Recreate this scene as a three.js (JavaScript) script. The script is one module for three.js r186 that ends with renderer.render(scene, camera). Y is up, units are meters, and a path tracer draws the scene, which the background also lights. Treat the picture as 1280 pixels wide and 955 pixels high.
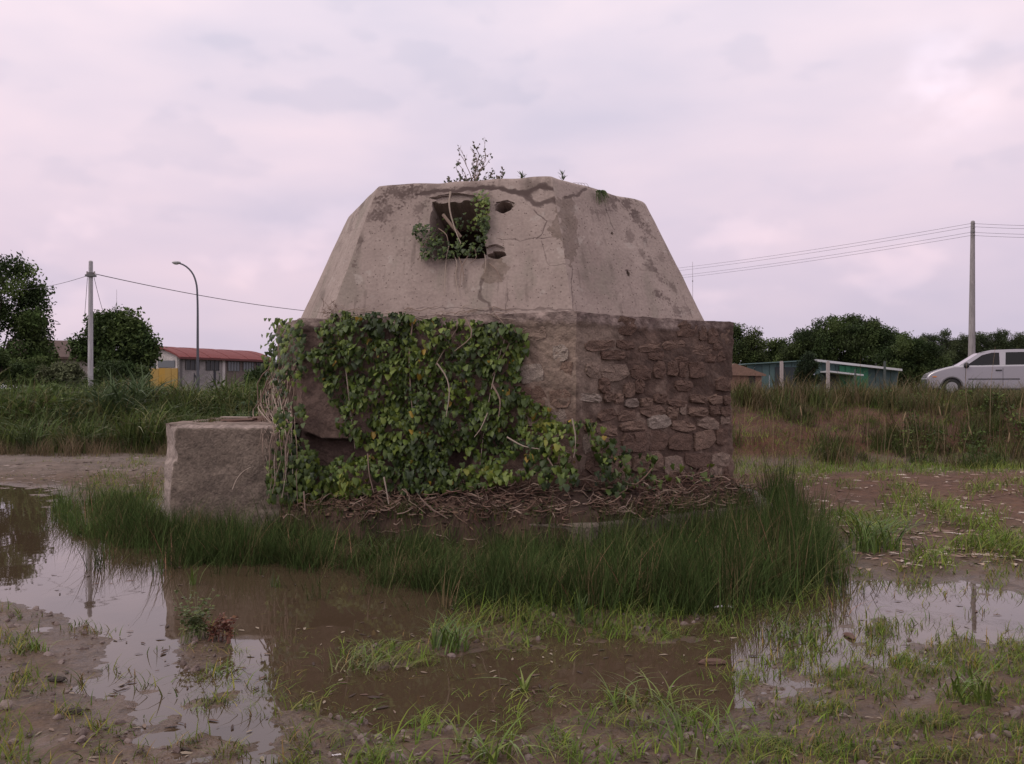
import * as THREE from 'three';
import { mergeGeometries, mergeVertices, toCreasedNormals } from 'three/addons/utils/BufferGeometryUtils.js';
import { ImprovedNoise } from 'three/addons/math/ImprovedNoise.js';
import { Brush, Evaluator, SUBTRACTION } from 'three-bvh-csg';

// ------------------------------------------------------------------ camera, sky, sun, exposure
const EYE = 1.55, F = 1100, CX = 640, HY = 485;              // eye height, focal length and horizon of the 1280 x 955 photograph
const scene = new THREE.Scene();
const camera = new THREE.PerspectiveCamera(2 * Math.atan(477.5 / F) * 180 / Math.PI, 1280 / 955, 0.05, 3000);
camera.position.set(0, EYE, 0);
camera.rotation.x = Math.atan((HY - 477.5) / F);
const renderer = new THREE.WebGLRenderer({ antialias: true });
renderer.setSize(1024, 764);
renderer.toneMapping = THREE.LinearToneMapping;
renderer.toneMappingExposure = 1.0;
renderer.shadowMap.enabled = true;

const noise = new ImprovedNoise();
const N = (x, y, z = 0) => noise.noise(x, y, z);
function fbm(x, y, z = 0, o = 4) { let a = 0, s = 0.5, t = 0; for (let i = 0; i < o; i++) { a += s * N(x, y, z + i * 7.3); t += s; x *= 2.03; y *= 2.03; z *= 2.03; s *= 0.5; } return a / t; }
const clamp = (x, a = 0, b = 1) => Math.min(b, Math.max(a, x));
const smooth = (a, b, x) => { const t = clamp((x - a) / (b - a)); return t * t * (3 - 2 * t); };
const lerp = (a, b, t) => a + (b - a) * t;
const mix3 = (a, b, t) => [lerp(a[0], b[0], t), lerp(a[1], b[1], t), lerp(a[2], b[2], t)];
function rng(seed) { let a = seed >>> 0; const r = () => { a = (a + 0x6D2B79F5) | 0; let t = Math.imul(a ^ (a >>> 15), 1 | a); t = (t + Math.imul(t ^ (t >>> 7), 61 | t)) ^ t; return ((t ^ (t >>> 14)) >>> 0) / 4294967296; }; r.range = (p, q) => p + (q - p) * r(); r.sign = () => r() * 2 - 1; return r; }

{ // an overcast evening sky: even grey-mauve layer, a little brighter overhead, soft heaped clouds low down
  const w = 2048, h = 1024, data = new Float32Array(w * h * 4);
  const stops = [[0, [.61, .535, .65]], [8, [.735, .625, .745]], [22, [.89, .775, .875]], [45, [1.02, .92, .98]], [90, [1.25, 1.15, 1.18]]];
  for (let j = 0; j < h; j++) {
    const el = ((j + .5) / h - .5) * 180, e = Math.max(0, el), er = el * Math.PI / 180;
    let c = stops[4][1];
    for (let k = 0; k < 4; k++) if (e >= stops[k][0] && e <= stops[k + 1][0]) { c = mix3(stops[k][1], stops[k + 1][1], (e - stops[k][0]) / (stops[k + 1][0] - stops[k][0])); break; }
    for (let i = 0; i < w; i++) {
      const az = ((i + .5) / w - .5) * 2 * Math.PI, o = (j * w + i) * 4;
      let m = 1, warm = 0;
      if (el > -1) {
        const x = Math.cos(er) * Math.cos(az), y = Math.sin(er), z = Math.cos(er) * Math.sin(az);
        const wx = .35 * fbm(x * 3, y * 6, z * 3 + 2, 3), big = fbm(x * 1.7 + 3.1 + wx, y * 5, z * 1.7, 5), mid = fbm(x * 4 + 9 + wx, y * 13 + 2 + wx, z * 4 + 4, 6), edge = smooth(.05, .2, fbm(x * 6 + 2 + wx, y * 15 + 7, z * 6 + 1, 6)) * smooth(3, 9, e);
        const heap = smooth(.0, .34, fbm(x * 9 + 1.7 + wx, y * 16 + .6, z * 9 + 8.2, 6)) * smooth(1, 4, e) * (1 - smooth(8, 15, e));
        const wisp = Math.exp(-Math.pow((az + 1.112) / .05, 2) - Math.pow((el - 17.3) / 2.6, 2)) * smooth(-.25, .3, fbm(x * 14, y * 26, z * 14, 5));   // the one bright cloud edge above the pole
        m = 1 + .22 * wisp + .2 * big + .13 * mid + .12 * heap - .06 * edge; warm = .16 * big + .12 * mid + .06 * heap - .04 * edge;
      }
      data[o] = c[0] * m * (1 + warm * .6); data[o + 1] = c[1] * m; data[o + 2] = c[2] * m * (1 - warm * .5); data[o + 3] = 1;
    }
  }
  const sky = new THREE.DataTexture(data, w, h, THREE.RGBAFormat, THREE.FloatType);
  sky.mapping = THREE.EquirectangularReflectionMapping; sky.magFilter = THREE.LinearFilter; sky.minFilter = THREE.LinearFilter; sky.wrapS = THREE.RepeatWrapping; sky.needsUpdate = true;
  scene.background = sky; scene.environment = sky;
}
const sun = new THREE.DirectionalLight(new THREE.Color(1, .92, .82), 1.1);   // the sun behind thick cloud, over the photographer's shoulder
sun.position.set(-23, 25, 4); sun.target.position.set(0, 0, -9);
sun.castShadow = true; sun.shadow.radius = 60; sun.shadow.mapSize.set(2048, 2048);
Object.assign(sun.shadow.camera, { left: -32, right: 32, top: 30, bottom: -30, near: 1, far: 90 });
scene.add(sun); scene.add(sun.target);

// ------------------------------------------------------------------ helpers
const V = (x, y, z) => new THREE.Vector3(x, y, z);
const at = (px, py, d) => V((px - CX) / F * d, EYE + (HY - py) / F * d, -d);          // a point of the place seen at that spot, d metres deep
function hit(px, py, p, n) { const r = V((px - CX) / F, (HY - py) / F, -1), o = V(0, EYE, 0); return r.multiplyScalar(p.clone().sub(o).dot(n) / r.dot(n)).add(o); }
const taken = {};
function numbered(name) { const k = taken[name] = (taken[name] ?? -1) + 1; return k ? `${name}_${String(k).padStart(3, '0')}` : name; }
function shade(o) { o.castShadow = o.receiveShadow = true; return o; }
function tag(o, label, category, group, kind) { Object.assign(o.userData, label && { label }, category && { category }, group && { group }, kind && { kind }); return o; }
function thing(name, label, category, p = V(0, 0, 0), turn = 0, group) { const o = new THREE.Group(); o.name = numbered(name); o.position.copy(p); o.rotation.y = turn; scene.add(o); return tag(o, label, category, group); }
function mesh(name, g, m, parent) { const o = shade(new THREE.Mesh(g, m)); o.name = parent ? name : numbered(name); (parent || scene).add(o); return o; }
const merge = (a) => mergeGeometries(a.map((g) => { const h = g.index ? g.toNonIndexed() : g; for (const k of Object.keys(h.attributes)) if (!['position', 'normal', 'uv', ...(a.every((q) => q.attributes.color) ? ['color'] : [])].includes(k)) h.deleteAttribute(k); return h; }));
function std(rgb, rough = .9, extra = {}) { const c = new THREE.Color(); c.setRGB(...rgb); return new THREE.MeshPhysicalMaterial({ color: c, roughness: rough, metalness: 0, ...extra }); }
function leafMat(rgb, through = .3, rough = .65, extra = {}) { return std(rgb, rough, { transmission: through, thickness: 0, side: THREE.DoubleSide, ior: 1.35, ...extra }); }
function box(x0, x1, y0, y1, z0, z1) { const g = new THREE.BoxGeometry(x1 - x0, y1 - y0, z1 - z0); g.translate((x0 + x1) / 2, (y0 + y1) / 2, (z0 + z1) / 2); return g; }
function tube(pts, r0, r1 = r0, radial = 6, seg = 0) {                               // a tapered round stem through points
  const curve = new THREE.CatmullRomCurve3(pts), n = seg || Math.max(2, (pts.length - 1) * 3), g = new THREE.TubeGeometry(curve, n, 1, radial, false), p = g.attributes.position;
  for (let i = 0; i <= n; i++) { const c = curve.getPointAt(i / n), r = lerp(r0, r1, i / n); for (let j = 0; j <= radial; j++) { const k = i * (radial + 1) + j; p.setXYZ(k, c.x + (p.getX(k) - c.x) * r, c.y + (p.getY(k) - c.y) * r, c.z + (p.getZ(k) - c.z) * r); } }
  return g;
}
function geo(pos, idx, uv, col) { const g = new THREE.BufferGeometry(); g.setAttribute('position', new THREE.Float32BufferAttribute(pos, 3)); if (uv) g.setAttribute('uv', new THREE.Float32BufferAttribute(uv, 2)); if (col) g.setAttribute('color', new THREE.Float32BufferAttribute(col, 3)); g.setIndex(idx); g.computeVertexNormals(); return g; }
function texture(w, h, fn, srgb = false, repeat = true) {                            // fn(i, j) -> [r, g, b] 0..1, linear for colours
  const d = new Uint8Array(w * h * 4), enc = (c) => 255 * clamp(srgb ? (c <= .0031308 ? 12.92 * c : 1.055 * Math.pow(c, 1 / 2.4) - .055) : c);
  for (let j = 0; j < h; j++) for (let i = 0; i < w; i++) { const c = fn(i, j), o = (j * w + i) * 4; d[o] = enc(c[0]); d[o + 1] = enc(c[1]); d[o + 2] = enc(c[2]); d[o + 3] = 255; }
  const t = new THREE.DataTexture(d, w, h); t.magFilter = THREE.LinearFilter; t.minFilter = THREE.LinearMipmapLinearFilter; t.generateMipmaps = true; t.wrapS = t.wrapT = repeat ? THREE.RepeatWrapping : THREE.ClampToEdgeWrapping;
  if (srgb) t.colorSpace = THREE.SRGBColorSpace; t.needsUpdate = true; return t;
}
const hash2 = (i, j, s) => { let h = Math.imul(i, 374761393) ^ Math.imul(j, 668265263) ^ Math.imul(s, 974634777); h = Math.imul(h ^ (h >>> 13), 1274126177); return ((h ^ (h >>> 16)) >>> 0) / 4294967296; };
function tileNoise(u, v, n, s) { const x = u * n, y = v * n, i = Math.floor(x), j = Math.floor(y), f = x - i, g = y - j, a = f * f * (3 - 2 * f), b = g * g * (3 - 2 * g), q = (p, r) => hash2(((p % n) + n) % n, ((r % n) + n) % n, s); return 2 * lerp(lerp(q(i, j), q(i + 1, j), a), lerp(q(i, j + 1), q(i + 1, j + 1), a), b) - 1; }
function tileFbm(u, v, k, z, o = 4) { let a = 0, s = .5, t = 0, n = Math.round(k); for (let i = 0; i < o; i++) { a += s * tileNoise(u + i * .137, v + i * .291, n, z + i); t += s; n *= 2; s *= .55; } return .75 * a / t; }
const grainTex = texture(512, 512, (i, j) => { const u = i / 512, v = j / 512, a = tileFbm(u, v, 14, 1, 5), b = tileFbm(u, v, 60, 4, 3), s = .82 + .28 * a + .34 * b; return [s, s, s]; }, true);
const bumpTex = texture(512, 512, (i, j) => { const u = i / 512, v = j / 512, s = .5 + .4 * tileFbm(u, v, 20, 3, 5) + .3 * tileFbm(u, v, 70, 9, 2); return [s, s, s]; });

// copies of one small shape: places is [{p, q|m, s, c}]
function scatter(name, g, m, places, parent) {
  const o = shade(new THREE.InstancedMesh(g, m, places.length)), M = new THREE.Matrix4(), c = new THREE.Color(), S = V(1, 1, 1);
  places.forEach((a, i) => { if (a.m) M.copy(a.m); else M.compose(a.p, a.q, typeof a.s === 'number' ? S.set(a.s, a.s, a.s) : a.s); o.setMatrixAt(i, M); if (a.c) o.setColorAt(i, c.setRGB(...a.c)); });
  o.name = parent ? name : numbered(name); (parent || scene).add(o); o.userData.kind = 'stuff'; return o;
}
const UPV = V(0, 1, 0), yaw = (a) => new THREE.Quaternion().setFromAxisAngle(UPV, a);
function tilted(r, a = .2) { return yaw(r() * 6.283).multiply(new THREE.Quaternion().setFromAxisAngle(V(1, 0, 0), r.sign() * a)); }
function inside(poly, x, y) { let c = false; for (let i = 0, j = poly.length - 1; i < poly.length; j = i++) { const [a, b] = poly[i], [e, f] = poly[j]; if ((b > y) !== (f > y) && x < (e - a) * (y - b) / (f - b) + a) c = !c; } return c; }

// a tuft of narrow blades standing on the origin, about 1 m tall
function blades(n, seed, { h = [.6, 1], w = .012, spread = .1, lean = .25, droop = .3, seg = 3, dry = 0, taper = 1 } = {}) {
  const r = rng(seed), pos = [], idx = [], col = [];
  for (let b = 0; b < n; b++) {
    const a = r() * 6.283, rad = Math.sqrt(r()) * spread, H = r.range(...h), dir = r() * 6.283, ln = lean * r(), dr = droop * (.3 + r()) , ww = w * r.range(.7, 1.3), base = pos.length / 3;
    const bx = Math.cos(a) * rad, bz = Math.sin(a) * rad, dx = Math.cos(dir), dz = Math.sin(dir), sx = -dz, sz = dx, v = r.range(.72, 1.25), isDry = r() < dry;
    for (let s = 0; s <= seg; s++) {
      const t = s / seg, out = (ln * t + dr * t * t * t) * H, y = H * (t - .35 * dr * t * t * t), half = ww * .5 * (taper ? (1 - Math.pow(t, 1.6)) + .04 : 1 - .5 * t), tw = .6 * t;
      const cx = bx + dx * out, cz = bz + dz * out, ex = (sx * Math.cos(tw) + dx * Math.sin(tw)) * half, ez = (sz * Math.cos(tw) + dz * Math.sin(tw)) * half;
      pos.push(cx - ex, y, cz - ez, cx + ex, y, cz + ez);
      const k = isDry ? [v * 1.7, v * 1.15, v * 1.5] : [v, v, v]; col.push(...k, ...k);
      if (s) { const q = base + s * 2; idx.push(q - 2, q - 1, q, q - 1, q + 1, q); }
    }
  }
  return geo(pos, idx, null, col);
}

// ------------------------------------------------------------------ ground, water, road
const spots = [ // [photo x, photo y, height above the water] read off the shoreline
  [0,620,-.05],[20,680,-.06],[60,720,-.05],[130,750,-.045],[180,720,-.07],[250,720,-.08],[350,740,-.08],[450,720,-.07],[480,770,-.05],[300,765,-.06],[560,720,-.05],[420,855,-.045],[520,862,-.05],[620,842,-.045],[740,842,-.04],[840,840,-.035],[880,868,-.03],[640,885,-.015],[250,872,-.007],[160,850,-.004],[300,890,-.006],[200,895,-.001],[325,850,-.012],[980,760,-.012],[1080,750,-.016],[1180,752,-.022],[1270,770,-.035],[1100,800,-.005],[1000,820,-.004],[930,850,-.006],[700,700,-.04],[850,700,-.04],[950,705,-.02],[200,790,-.03],[340,820,-.03],
  [20,780,.014],[90,805,.008],[40,835,.016],[20,890,.02],[100,930,.012],[250,945,.012],[400,930,.02],[380,895,.006],[560,940,.03],[700,930,.026],[850,940,.025],[1000,940,.035],[960,895,.015],[1100,880,.025],[1250,880,.045],[1250,950,.05],[1150,840,.015],[1270,832,.02],[255,802,.02],[480,822,.006],[560,800,.006],[640,792,.008],[720,790,.003],[800,785,.002],[870,790,-.004],[770,885,.0],[820,900,.008],[1050,700,.015],[1150,690,.05],[1270,700,.05],[1270,724,.008],[1080,650,.09],[1200,640,.12],[1000,610,.15],[1250,600,.2],[1100,600,.18],[0,588,.03],[100,600,.03],[100,580,.05],[0,575,.07],[60,612,-.004],[150,620,.03],[180,645,.008],[400,650,-.03],[640,660,-.02],[60,790,.008],[400,580,.1],[800,580,.12]];
function level(x, z) {
  const d = -z;
  const t = smooth(-5, 5, x), wig = fbm(x * .22, z * .22, 2, 3), foot = lerp(19.8, 15.6, t) + wig * 1.2, run = lerp(4.6, 3.6, t), top = lerp(.85, 1.2, t) + .12 * fbm(x * .5, z * .5, 5, 3);
  let h;
  if (d > 3) {
    const X = x / d * F + CX, Y = EYE * F / d + HY; let s = 0, wsum = 0;
    for (const [a, b, c] of spots) { const dx = X - a, dy = (Y - b) * 1.7, q = 1 / Math.pow(dx * dx + dy * dy + 150, 1.8); s += q * c; wsum += q; }
    h = s / wsum;
  } else h = .03;
  if (d > 13) h = lerp(h, .1, smooth(13, 17, d));
  const near = 1 - smooth(12, 20, d);
  h += near * (.018 * fbm(x * 1.3, z * 1.3, 3, 3) + .028 * fbm(x * 4.5, z * 4.5, 1, 5) + .006 * N(x * 17, z * 17, 4)) + (1 - near) * .06 * fbm(x, z, 1, 4);
  const b = smooth(0, 1, (d - foot) / run);
  h = lerp(h, top, b) + b * (1 - b) * .9 * fbm(x * 1.1, z * 1.1, 9, 4);
  return h;
}
const groundAt = (px, py) => { const d = EYE * F / (py - HY), x = (px - CX) / F * d; return V(x, level(x, -d), -d); };
const inBunker = (x, z) => inside(BASE.map(([a, b]) => [a, b]), x, -z);
const mudTex = texture(1024, 1024, (i, j) => { const u = i / 1024, v = j / 1024, a = tileFbm(u, v, 10, 2, 5), b = tileFbm(u, v, 46, 7, 4), c = tileFbm(u, v, 140, 5, 2), s = .8 + .3 * a + .35 * b + .3 * c; return [s * (1 + .05 * a), s, s * (1 - .08 * b)]; }, true);
const mudBump = texture(1024, 1024, (i, j) => { const u = i / 1024, v = j / 1024, s = .5 + .35 * tileFbm(u, v, 16, 3, 5) + .3 * tileFbm(u, v, 80, 9, 3); return [s, s, s]; });
mudTex.repeat.set(.55, .55); mudBump.repeat.set(.8, .8);
function soil(x, z, h) {
  const d = -z, a = fbm(x * 1.6, z * 1.6, 6, 4), b = fbm(x * 6, z * 6, 8, 3);
  let c = mix3([.096, .061, .039], [.132, .089, .062], clamp(.5 + a + .5 * b));            // grey-brown silt
  c = mix3(c, [.062, .042, .026], smooth(.012, -.045, h + .012 * b));                      // brown sludge on the bottom of the pool
  c = mix3(c, [.122, .066, .042], smooth(.03, .13, h + .05 * a));                          // drier red earth
  if (d > 14) c = mix3(c, mix3([.135, .1, .078], [.18, .138, .112], clamp(.5 + 1.6 * a)), smooth(14, 16, d) * (1 - smooth(.2, .35, h)));
  c = mix3(c, mix3([.075, .033, .021], [.13, .058, .037], clamp(.5 + 1.5 * b)), smooth(.25, .5, h + .1 * a));   // the bank's bare red earth
  if (d > 24 || z > -1) c = mix3(c, [.07, .09, .035], .75);
  return c;
}
function sheet(xs, zs, f) {
  const pos = [], uv = [], uv1 = [], col = [], idx = [], w = xs.length;
  for (let j = 0; j < zs.length; j++) for (let i = 0; i < w; i++) { const x = xs[i], z = zs[j], h = f(x, z); pos.push(x, h, z); uv.push(x, z); uv1.push(i / (w - 1), j / (zs.length - 1)); col.push(...soil(x, z, h)); }
  for (let j = 0; j < zs.length - 1; j++) for (let i = 0; i < w - 1; i++) { const q = j * w + i; idx.push(q, q + w, q + 1, q + 1, q + w, q + w + 1); }
  const g = geo(pos, idx, uv, col); g.setAttribute('uv1', new THREE.Float32BufferAttribute(uv1, 2)); return g;
}
const span = (a, b, n) => Array.from({ length: n + 1 }, (_, i) => a + (b - a) * i / n);
const X0 = -9.6, X1 = 9.6, Z0 = -17.2, Z1 = -1.6;
const nearZ = []; for (let d = 1.6; d < 17.2;) { nearZ.push(-d); d += d < 3 ? .12 : .012 + .0045 * d; } nearZ.push(-17.2); nearZ.reverse();
const wet = texture(512, 512, (i, j) => { // how smooth the silt is: soaked near the water line, matt where it has drained
  const x = lerp(X0, X1, i / 511), z = nearZ[Math.round(j / 511 * (nearZ.length - 1))], h = level(x, z), a = fbm(x * 3, z * 3, 11, 4), r = lerp(.34, .95, smooth(.002, .045, h + .014 * a)); return [r, r, r]; }, false, false);
wet.channel = 1;
const mudMat = new THREE.MeshPhysicalMaterial({ vertexColors: true, map: mudTex, roughnessMap: wet, roughness: 1, bumpMap: mudBump, bumpScale: .012, ior: 1.34 });
tag(mesh('mud_flat', sheet(span(X0, X1, 620), nearZ, level), mudMat), 'wet grey brown mud flat with shallow puddles and sparse grass', 'mud', null, 'structure');
{
  const xs = [...new Set([...span(-900, -60, 28), ...span(-60, -9.6, 60), ...span(-9.6, 9.6, 60), ...span(9.6, 60, 60), ...span(60, 900, 28)].map((v) => +v.toFixed(3)))];
  const zs = [...new Set([...span(-1100, -60, 30), ...span(-60, -30, 40), ...span(-30, -17.2, 60), ...span(-17.2, -1.6, 40), ...span(-1.6, 300, 30)].map((v) => +v.toFixed(3)))];
  const f = (x, z) => level(x, z) - (x > X0 + .2 && x < X1 - .2 && z > Z0 + .2 && z < Z1 - .2 ? .3 : 0);
  tag(mesh('ground', sheet(xs, zs, f), new THREE.MeshPhysicalMaterial({ vertexColors: true, map: mudTex, roughness: .95, bumpMap: mudBump, bumpScale: .02 })), 'earth bank and flat fields reaching the horizon', 'ground', null, 'structure');
}
{
  const rip = texture(512, 512, (i, j) => { const s = .5 + .5 * tileFbm(i / 512, j / 512, 9, 2, 3); return [s, s, s]; }); rip.repeat.set(.35, .35);
  const g = geo([-16, 0, -17, 16, 0, -17, 16, 0, -1.7, -16, 0, -1.7], [0, 3, 1, 1, 3, 2], [-16, -17, 16, -17, 16, -1.7, -16, -1.7]);
  tag(mesh('puddle_water', g, std([.135, .092, .058], .02, { transmission: .52, thickness: 0, ior: 1.55, bumpMap: rip, bumpScale: .0012, specularIntensity: 1 })), 'still muddy rainwater pooled in front of the bunker', 'water', null, 'structure');
}
{
  const xs = span(-70, 90, 80), zs = span(-33.5, -28, 4);
  const g = sheet(xs, zs, (x, z) => level(x, z) + .05); g.deleteAttribute('color');
  tag(mesh('road', g, std([.05, .048, .05], .9, { map: grainTex })), 'narrow asphalt road on the bank where the silver car stands', 'road', null, 'structure');
}

// ------------------------------------------------------------------ the bunker
// eight-sided plan, [x, depth]; lower masonry, then the upper cap at its foot and at its top
const BASE = [[-2.90, 10.86], [-2.30, 9.60], [.64, 8.85], [2.55, 10.20], [2.74, 11.7], [1.5, 13.1], [-1.3, 13.6], [-2.75, 12.6]];
const FOOT = [[-2.53, 10.30], [-1.99, 9.50], [.637, 8.98], [2.22, 9.98], [2.48, 11.4], [1.3, 12.7], [-1.2, 13.2], [-2.4, 12.3]];
const HEAD = [[-1.96, 10.60, 3.65], [-1.50, 9.88, 3.85], [.432, 9.51, 3.86], [1.545, 10.30, 3.75], [1.66, 11.2, 3.7], [.9, 12.1, 3.7], [-.9, 12.5, 3.7], [-1.8, 11.8, 3.65]];
const WALL_TOP = 2.31;
const CENTRE = V(0, 0, -11.2);
function faceOf(poly, i, top) { // plane through a face
  const a = poly[i], b = poly[i + 1], p = V(a[0], WALL_TOP, -a[1]), e = V(b[0] - a[0], 0, a[1] - b[1]);
  const up = top ? V(top[i][0], top[i][2], -top[i][1]).sub(p) : UPV.clone(), n = e.clone().cross(up).normalize();
  return { p, n, e, len: e.length() };
}
const wallFront = faceOf(BASE, 1), wallRight = faceOf(BASE, 2), wallLeft = faceOf(BASE, 0), capFront = faceOf(FOOT, 1, HEAD), capRight = faceOf(FOOT, 2, HEAD), capLeft = faceOf(FOOT, 0, HEAD);
const bunker = thing('bunker', 'weathered concrete bunker with sloping octagonal cap on an ivy covered stone base', 'bunker', V(0, 0, 0));

// ---- cap: colours of the cement faces, laid out in metres in one sheet, 320 dots to the metre
const DPM = 320, AW = 2048, AH = 1024;
const slots = { 1: 0, 2: 900, 0: 1560 }, OTHER = 1560;   // first column of each face in the sheet
const capFaces = { 1: capFront, 2: capRight, 0: capLeft };
function faceUV(i, q) { const f = capFaces[i], e = f.e.clone().normalize(), up = f.n.clone().cross(e).normalize(), r = q.clone().sub(f.p); return [r.dot(e), Math.abs(r.dot(up))]; }
const uvOf = (i, list) => list.map(([px, py]) => faceUV(i, hit(px, py, capFaces[i].p, capFaces[i].n)));
function distLine(pts, x, y) { let m = 1e9; for (let i = 0; i < pts.length - 1; i++) { const [a, b] = pts[i], [c, d] = pts[i + 1], ux = c - a, uy = d - b, t = clamp(((x - a) * ux + (y - b) * uy) / (ux * ux + uy * uy)); m = Math.min(m, Math.hypot(x - a - t * ux, y - b - t * uy)); } return m; }
const cracks = { // cement fillings and open cracks: [half width, strength, points]
  1: [[.024, 1, [[518, 244], [545, 240], [575, 238], [600, 234], [628, 235], [642, 239]]], [.03, 1, [[642, 239], [658, 240], [676, 233], [692, 236], [704, 244]]], [.03, .9, [[642, 239], [657, 244], [665, 249], [669, 255], [686, 252], [697, 250]]], [.006, .7, [[669, 262], [684, 276], [676, 292], [668, 300]]], [.006, .5, [[620, 298], [650, 300], [690, 296]]],
    [.02, .7, [[602, 350], [600, 372], [610, 379], [614, 390]]], [.005, .6, [[634, 360], [633, 388]]], [.005, .5, [[676, 300], [686, 333], [704, 330], [712, 331]]], [.005, .4, [[455, 300], [441, 320]]], [.012, .5, [[590, 388], [640, 386], [716, 388]]], [.006, .5, [[520, 386], [560, 384], [610, 388]]]],
  2: [[.02, .8, [[708, 247], [722, 244], [736, 234]]], [.006, .6, [[716, 331], [717, 362], [718, 390]]], [.007, .5, [[755, 240], [762, 262], [770, 284]]], [.006, .5, [[858, 372], [868, 396]]]], 0: [] };
const patches = { // stains with an outline of their own: [strength, colour, softness, points]
  1: [[.62, [.12, .085, .064], .012, [[690, 246], [712, 245], [716, 300], [718, 332], [712, 324], [702, 300], [686, 294], [686, 278], [697, 268]]], [.7, [.15, .108, .08], .006, [[601, 345], [602, 330], [612, 321], [626, 320], [634, 328], [633, 342], [626, 352], [612, 354]]], [.5, [.13, .09, .08], .03, [[540, 244], [615, 240], [612, 247], [545, 249]]]],
  2: [[.62, [.12, .085, .064], .012, [[696, 246], [718, 246], [722, 280], [724, 305], [715, 334], [706, 320]]]], 0: [] };
const blots = { // dark lichen: [photo x, photo y, radius m, strength]
  1: [[492, 236, .24, .8], [480, 258, .2, .6], [540, 232, .2, .5], [590, 232, .2, .4], [462, 272, .12, .6], [520, 262, .1, .6], [508, 246, .12, .5], [448, 300, .06, .6], [545, 256, .08, .5], [520, 236, .1, .6], [470, 318, .1, .2], [470, 380, .14, .3], [560, 380, .12, .2], [630, 380, .1, .2], [440, 330, .05, .7], [655, 228, .1, .3], [600, 228, .12, .3]],
  2: [[765, 246, .14, .7], [790, 250, .14, .8], [803, 268, .12, .7], [768, 289, .035, 1], [788, 340, .045, 1], [790, 292, .09, .5], [812, 284, .09, .6], [815, 300, .1, .6], [818, 330, .08, .6], [828, 345, .08, .6], [824, 366, .06, .8], [834, 372, .08, .7], [842, 356, .07, .6], [846, 385, .08, .6], [755, 262, .07, .5], [730, 345, .1, .25], [860, 385, .1, .5], [838, 392, .1, .4], [805, 315, .08, .5], [742, 262, .06, .5], [830, 320, .08, .4]],
  0: [[440, 285, .12, .5], [425, 310, .1, .4], [400, 370, .12, .4], [455, 262, .1, .5]] };
const prep = {}; for (const i of [0, 1, 2]) prep[i] = { cr: cracks[i].map(([w, s, p]) => [w, s, uvOf(i, p)]), pa: patches[i].map(([s, c, k, p]) => [s, c, k, uvOf(i, p)]), bl: blots[i].map(([x, y, r, s]) => [...uvOf(i, [[x, y]])[0], r, s]) };
function cement(i, u, v) {
  const a = fbm(u * 1.3 + i * 9, v * 1.3, 1, 5), b = fbm(u * 7 + i * 5, v * 7, 3, 4), c = fbm(u * 32, v * 32 + i, 5, 3), d = fbm(u * 3.2 + 20, v * 1.1 + i * 3, 7, 4);
  let q = mix3([.288, .224, .197], [.388, .312, .275], clamp(.5 + 1.1 * a + .25 * b)), hgt = .5 + .12 * b + .16 * c;
  q = mix3(q, [.215, .185, .15], .55 * smooth(.02, .4, d + .3 * b));                                    // grey washed runs
  q = mix3(q, [.16, .118, .102], .35 * smooth(.2, .42, fbm(u * 9 + 4, v * 9 + i * 7, 13, 4) + .3 * a));    // small dark freckles
  q = mix3(q, [.15, .115, .098], .55 * smooth(.06, .3, fbm(u * 13 + i * 3, v * .9, 17, 4) + .25 * b) * smooth(-.1, .25, fbm(u * 2.2, v * 2.2 + i, 19, 3)));   // rain streaks
  { const px = Math.floor(u * 46), pv = Math.floor(v * 46), hh = hash2(px, pv, 5 + i); if (hh > .93) { const dd = Math.hypot(u * 46 - px - .3 - .4 * hash2(px, pv, 9), v * 46 - pv - .3 - .4 * hash2(px, pv, 11)), rr = .12 + .25 * hash2(px, pv, 13); if (dd < rr) { q = mix3(q, [.12, .085, .07], .7); hgt -= .3; } } }   // blow holes
  q = mix3(q, [.43, .37, .33], .5 * smooth(.24, .4, fbm(u * 5, v * 5 + i * 4, 23, 4)));   // pale lime bloom
  const k = .93 + .22 * c + .1 * b; q = [q[0] * k, q[1] * k, q[2] * k];
  const P = prep[i]; if (P) {
    for (const [x, y, r, s] of P.bl) { const t = Math.hypot(u - x, v - y) / r; if (t < 1.7) { const m = s * smooth(.05, .42, .55 - t * .5 + 1.1 * b + .8 * c); q = mix3(q, [.098, .068, .06], m); } }
    for (const [s, col, k2, poly] of P.pa) { const ww = .045, n1 = fbm(u * 14, v * 14, 2, 3) * ww * 2.2, n2 = fbm(u * 14 + 9, v * 14, 6, 3) * ww * 2.2; if (inside(poly, u + n1, v + n2)) q = mix3(q, [col[0] * (1 + .5 * c), col[1] * (1 + .5 * c), col[2] * (1 + .5 * c)], s * clamp(.85 + .6 * b)); }
    for (const [w, s, pts] of P.cr) { const dd = distLine(pts, u + .035 * fbm(u * 6, v * 6, 4, 3), v + .045 * fbm(u * 7, v * 7, 8, 4)), ww = w * (1 + 1.2 * fbm(u * 11, v * 11, 3, 2)); if (dd < ww * 1.6) { const m = smooth(ww * 1.5, ww * .4, dd) * s; q = mix3(q, [.085, .058, .052], m); hgt -= .45 * m; } }
  }
  return [q, clamp(hgt)];
}
const capBump = new Uint8Array(AW * AH * 4);
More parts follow.
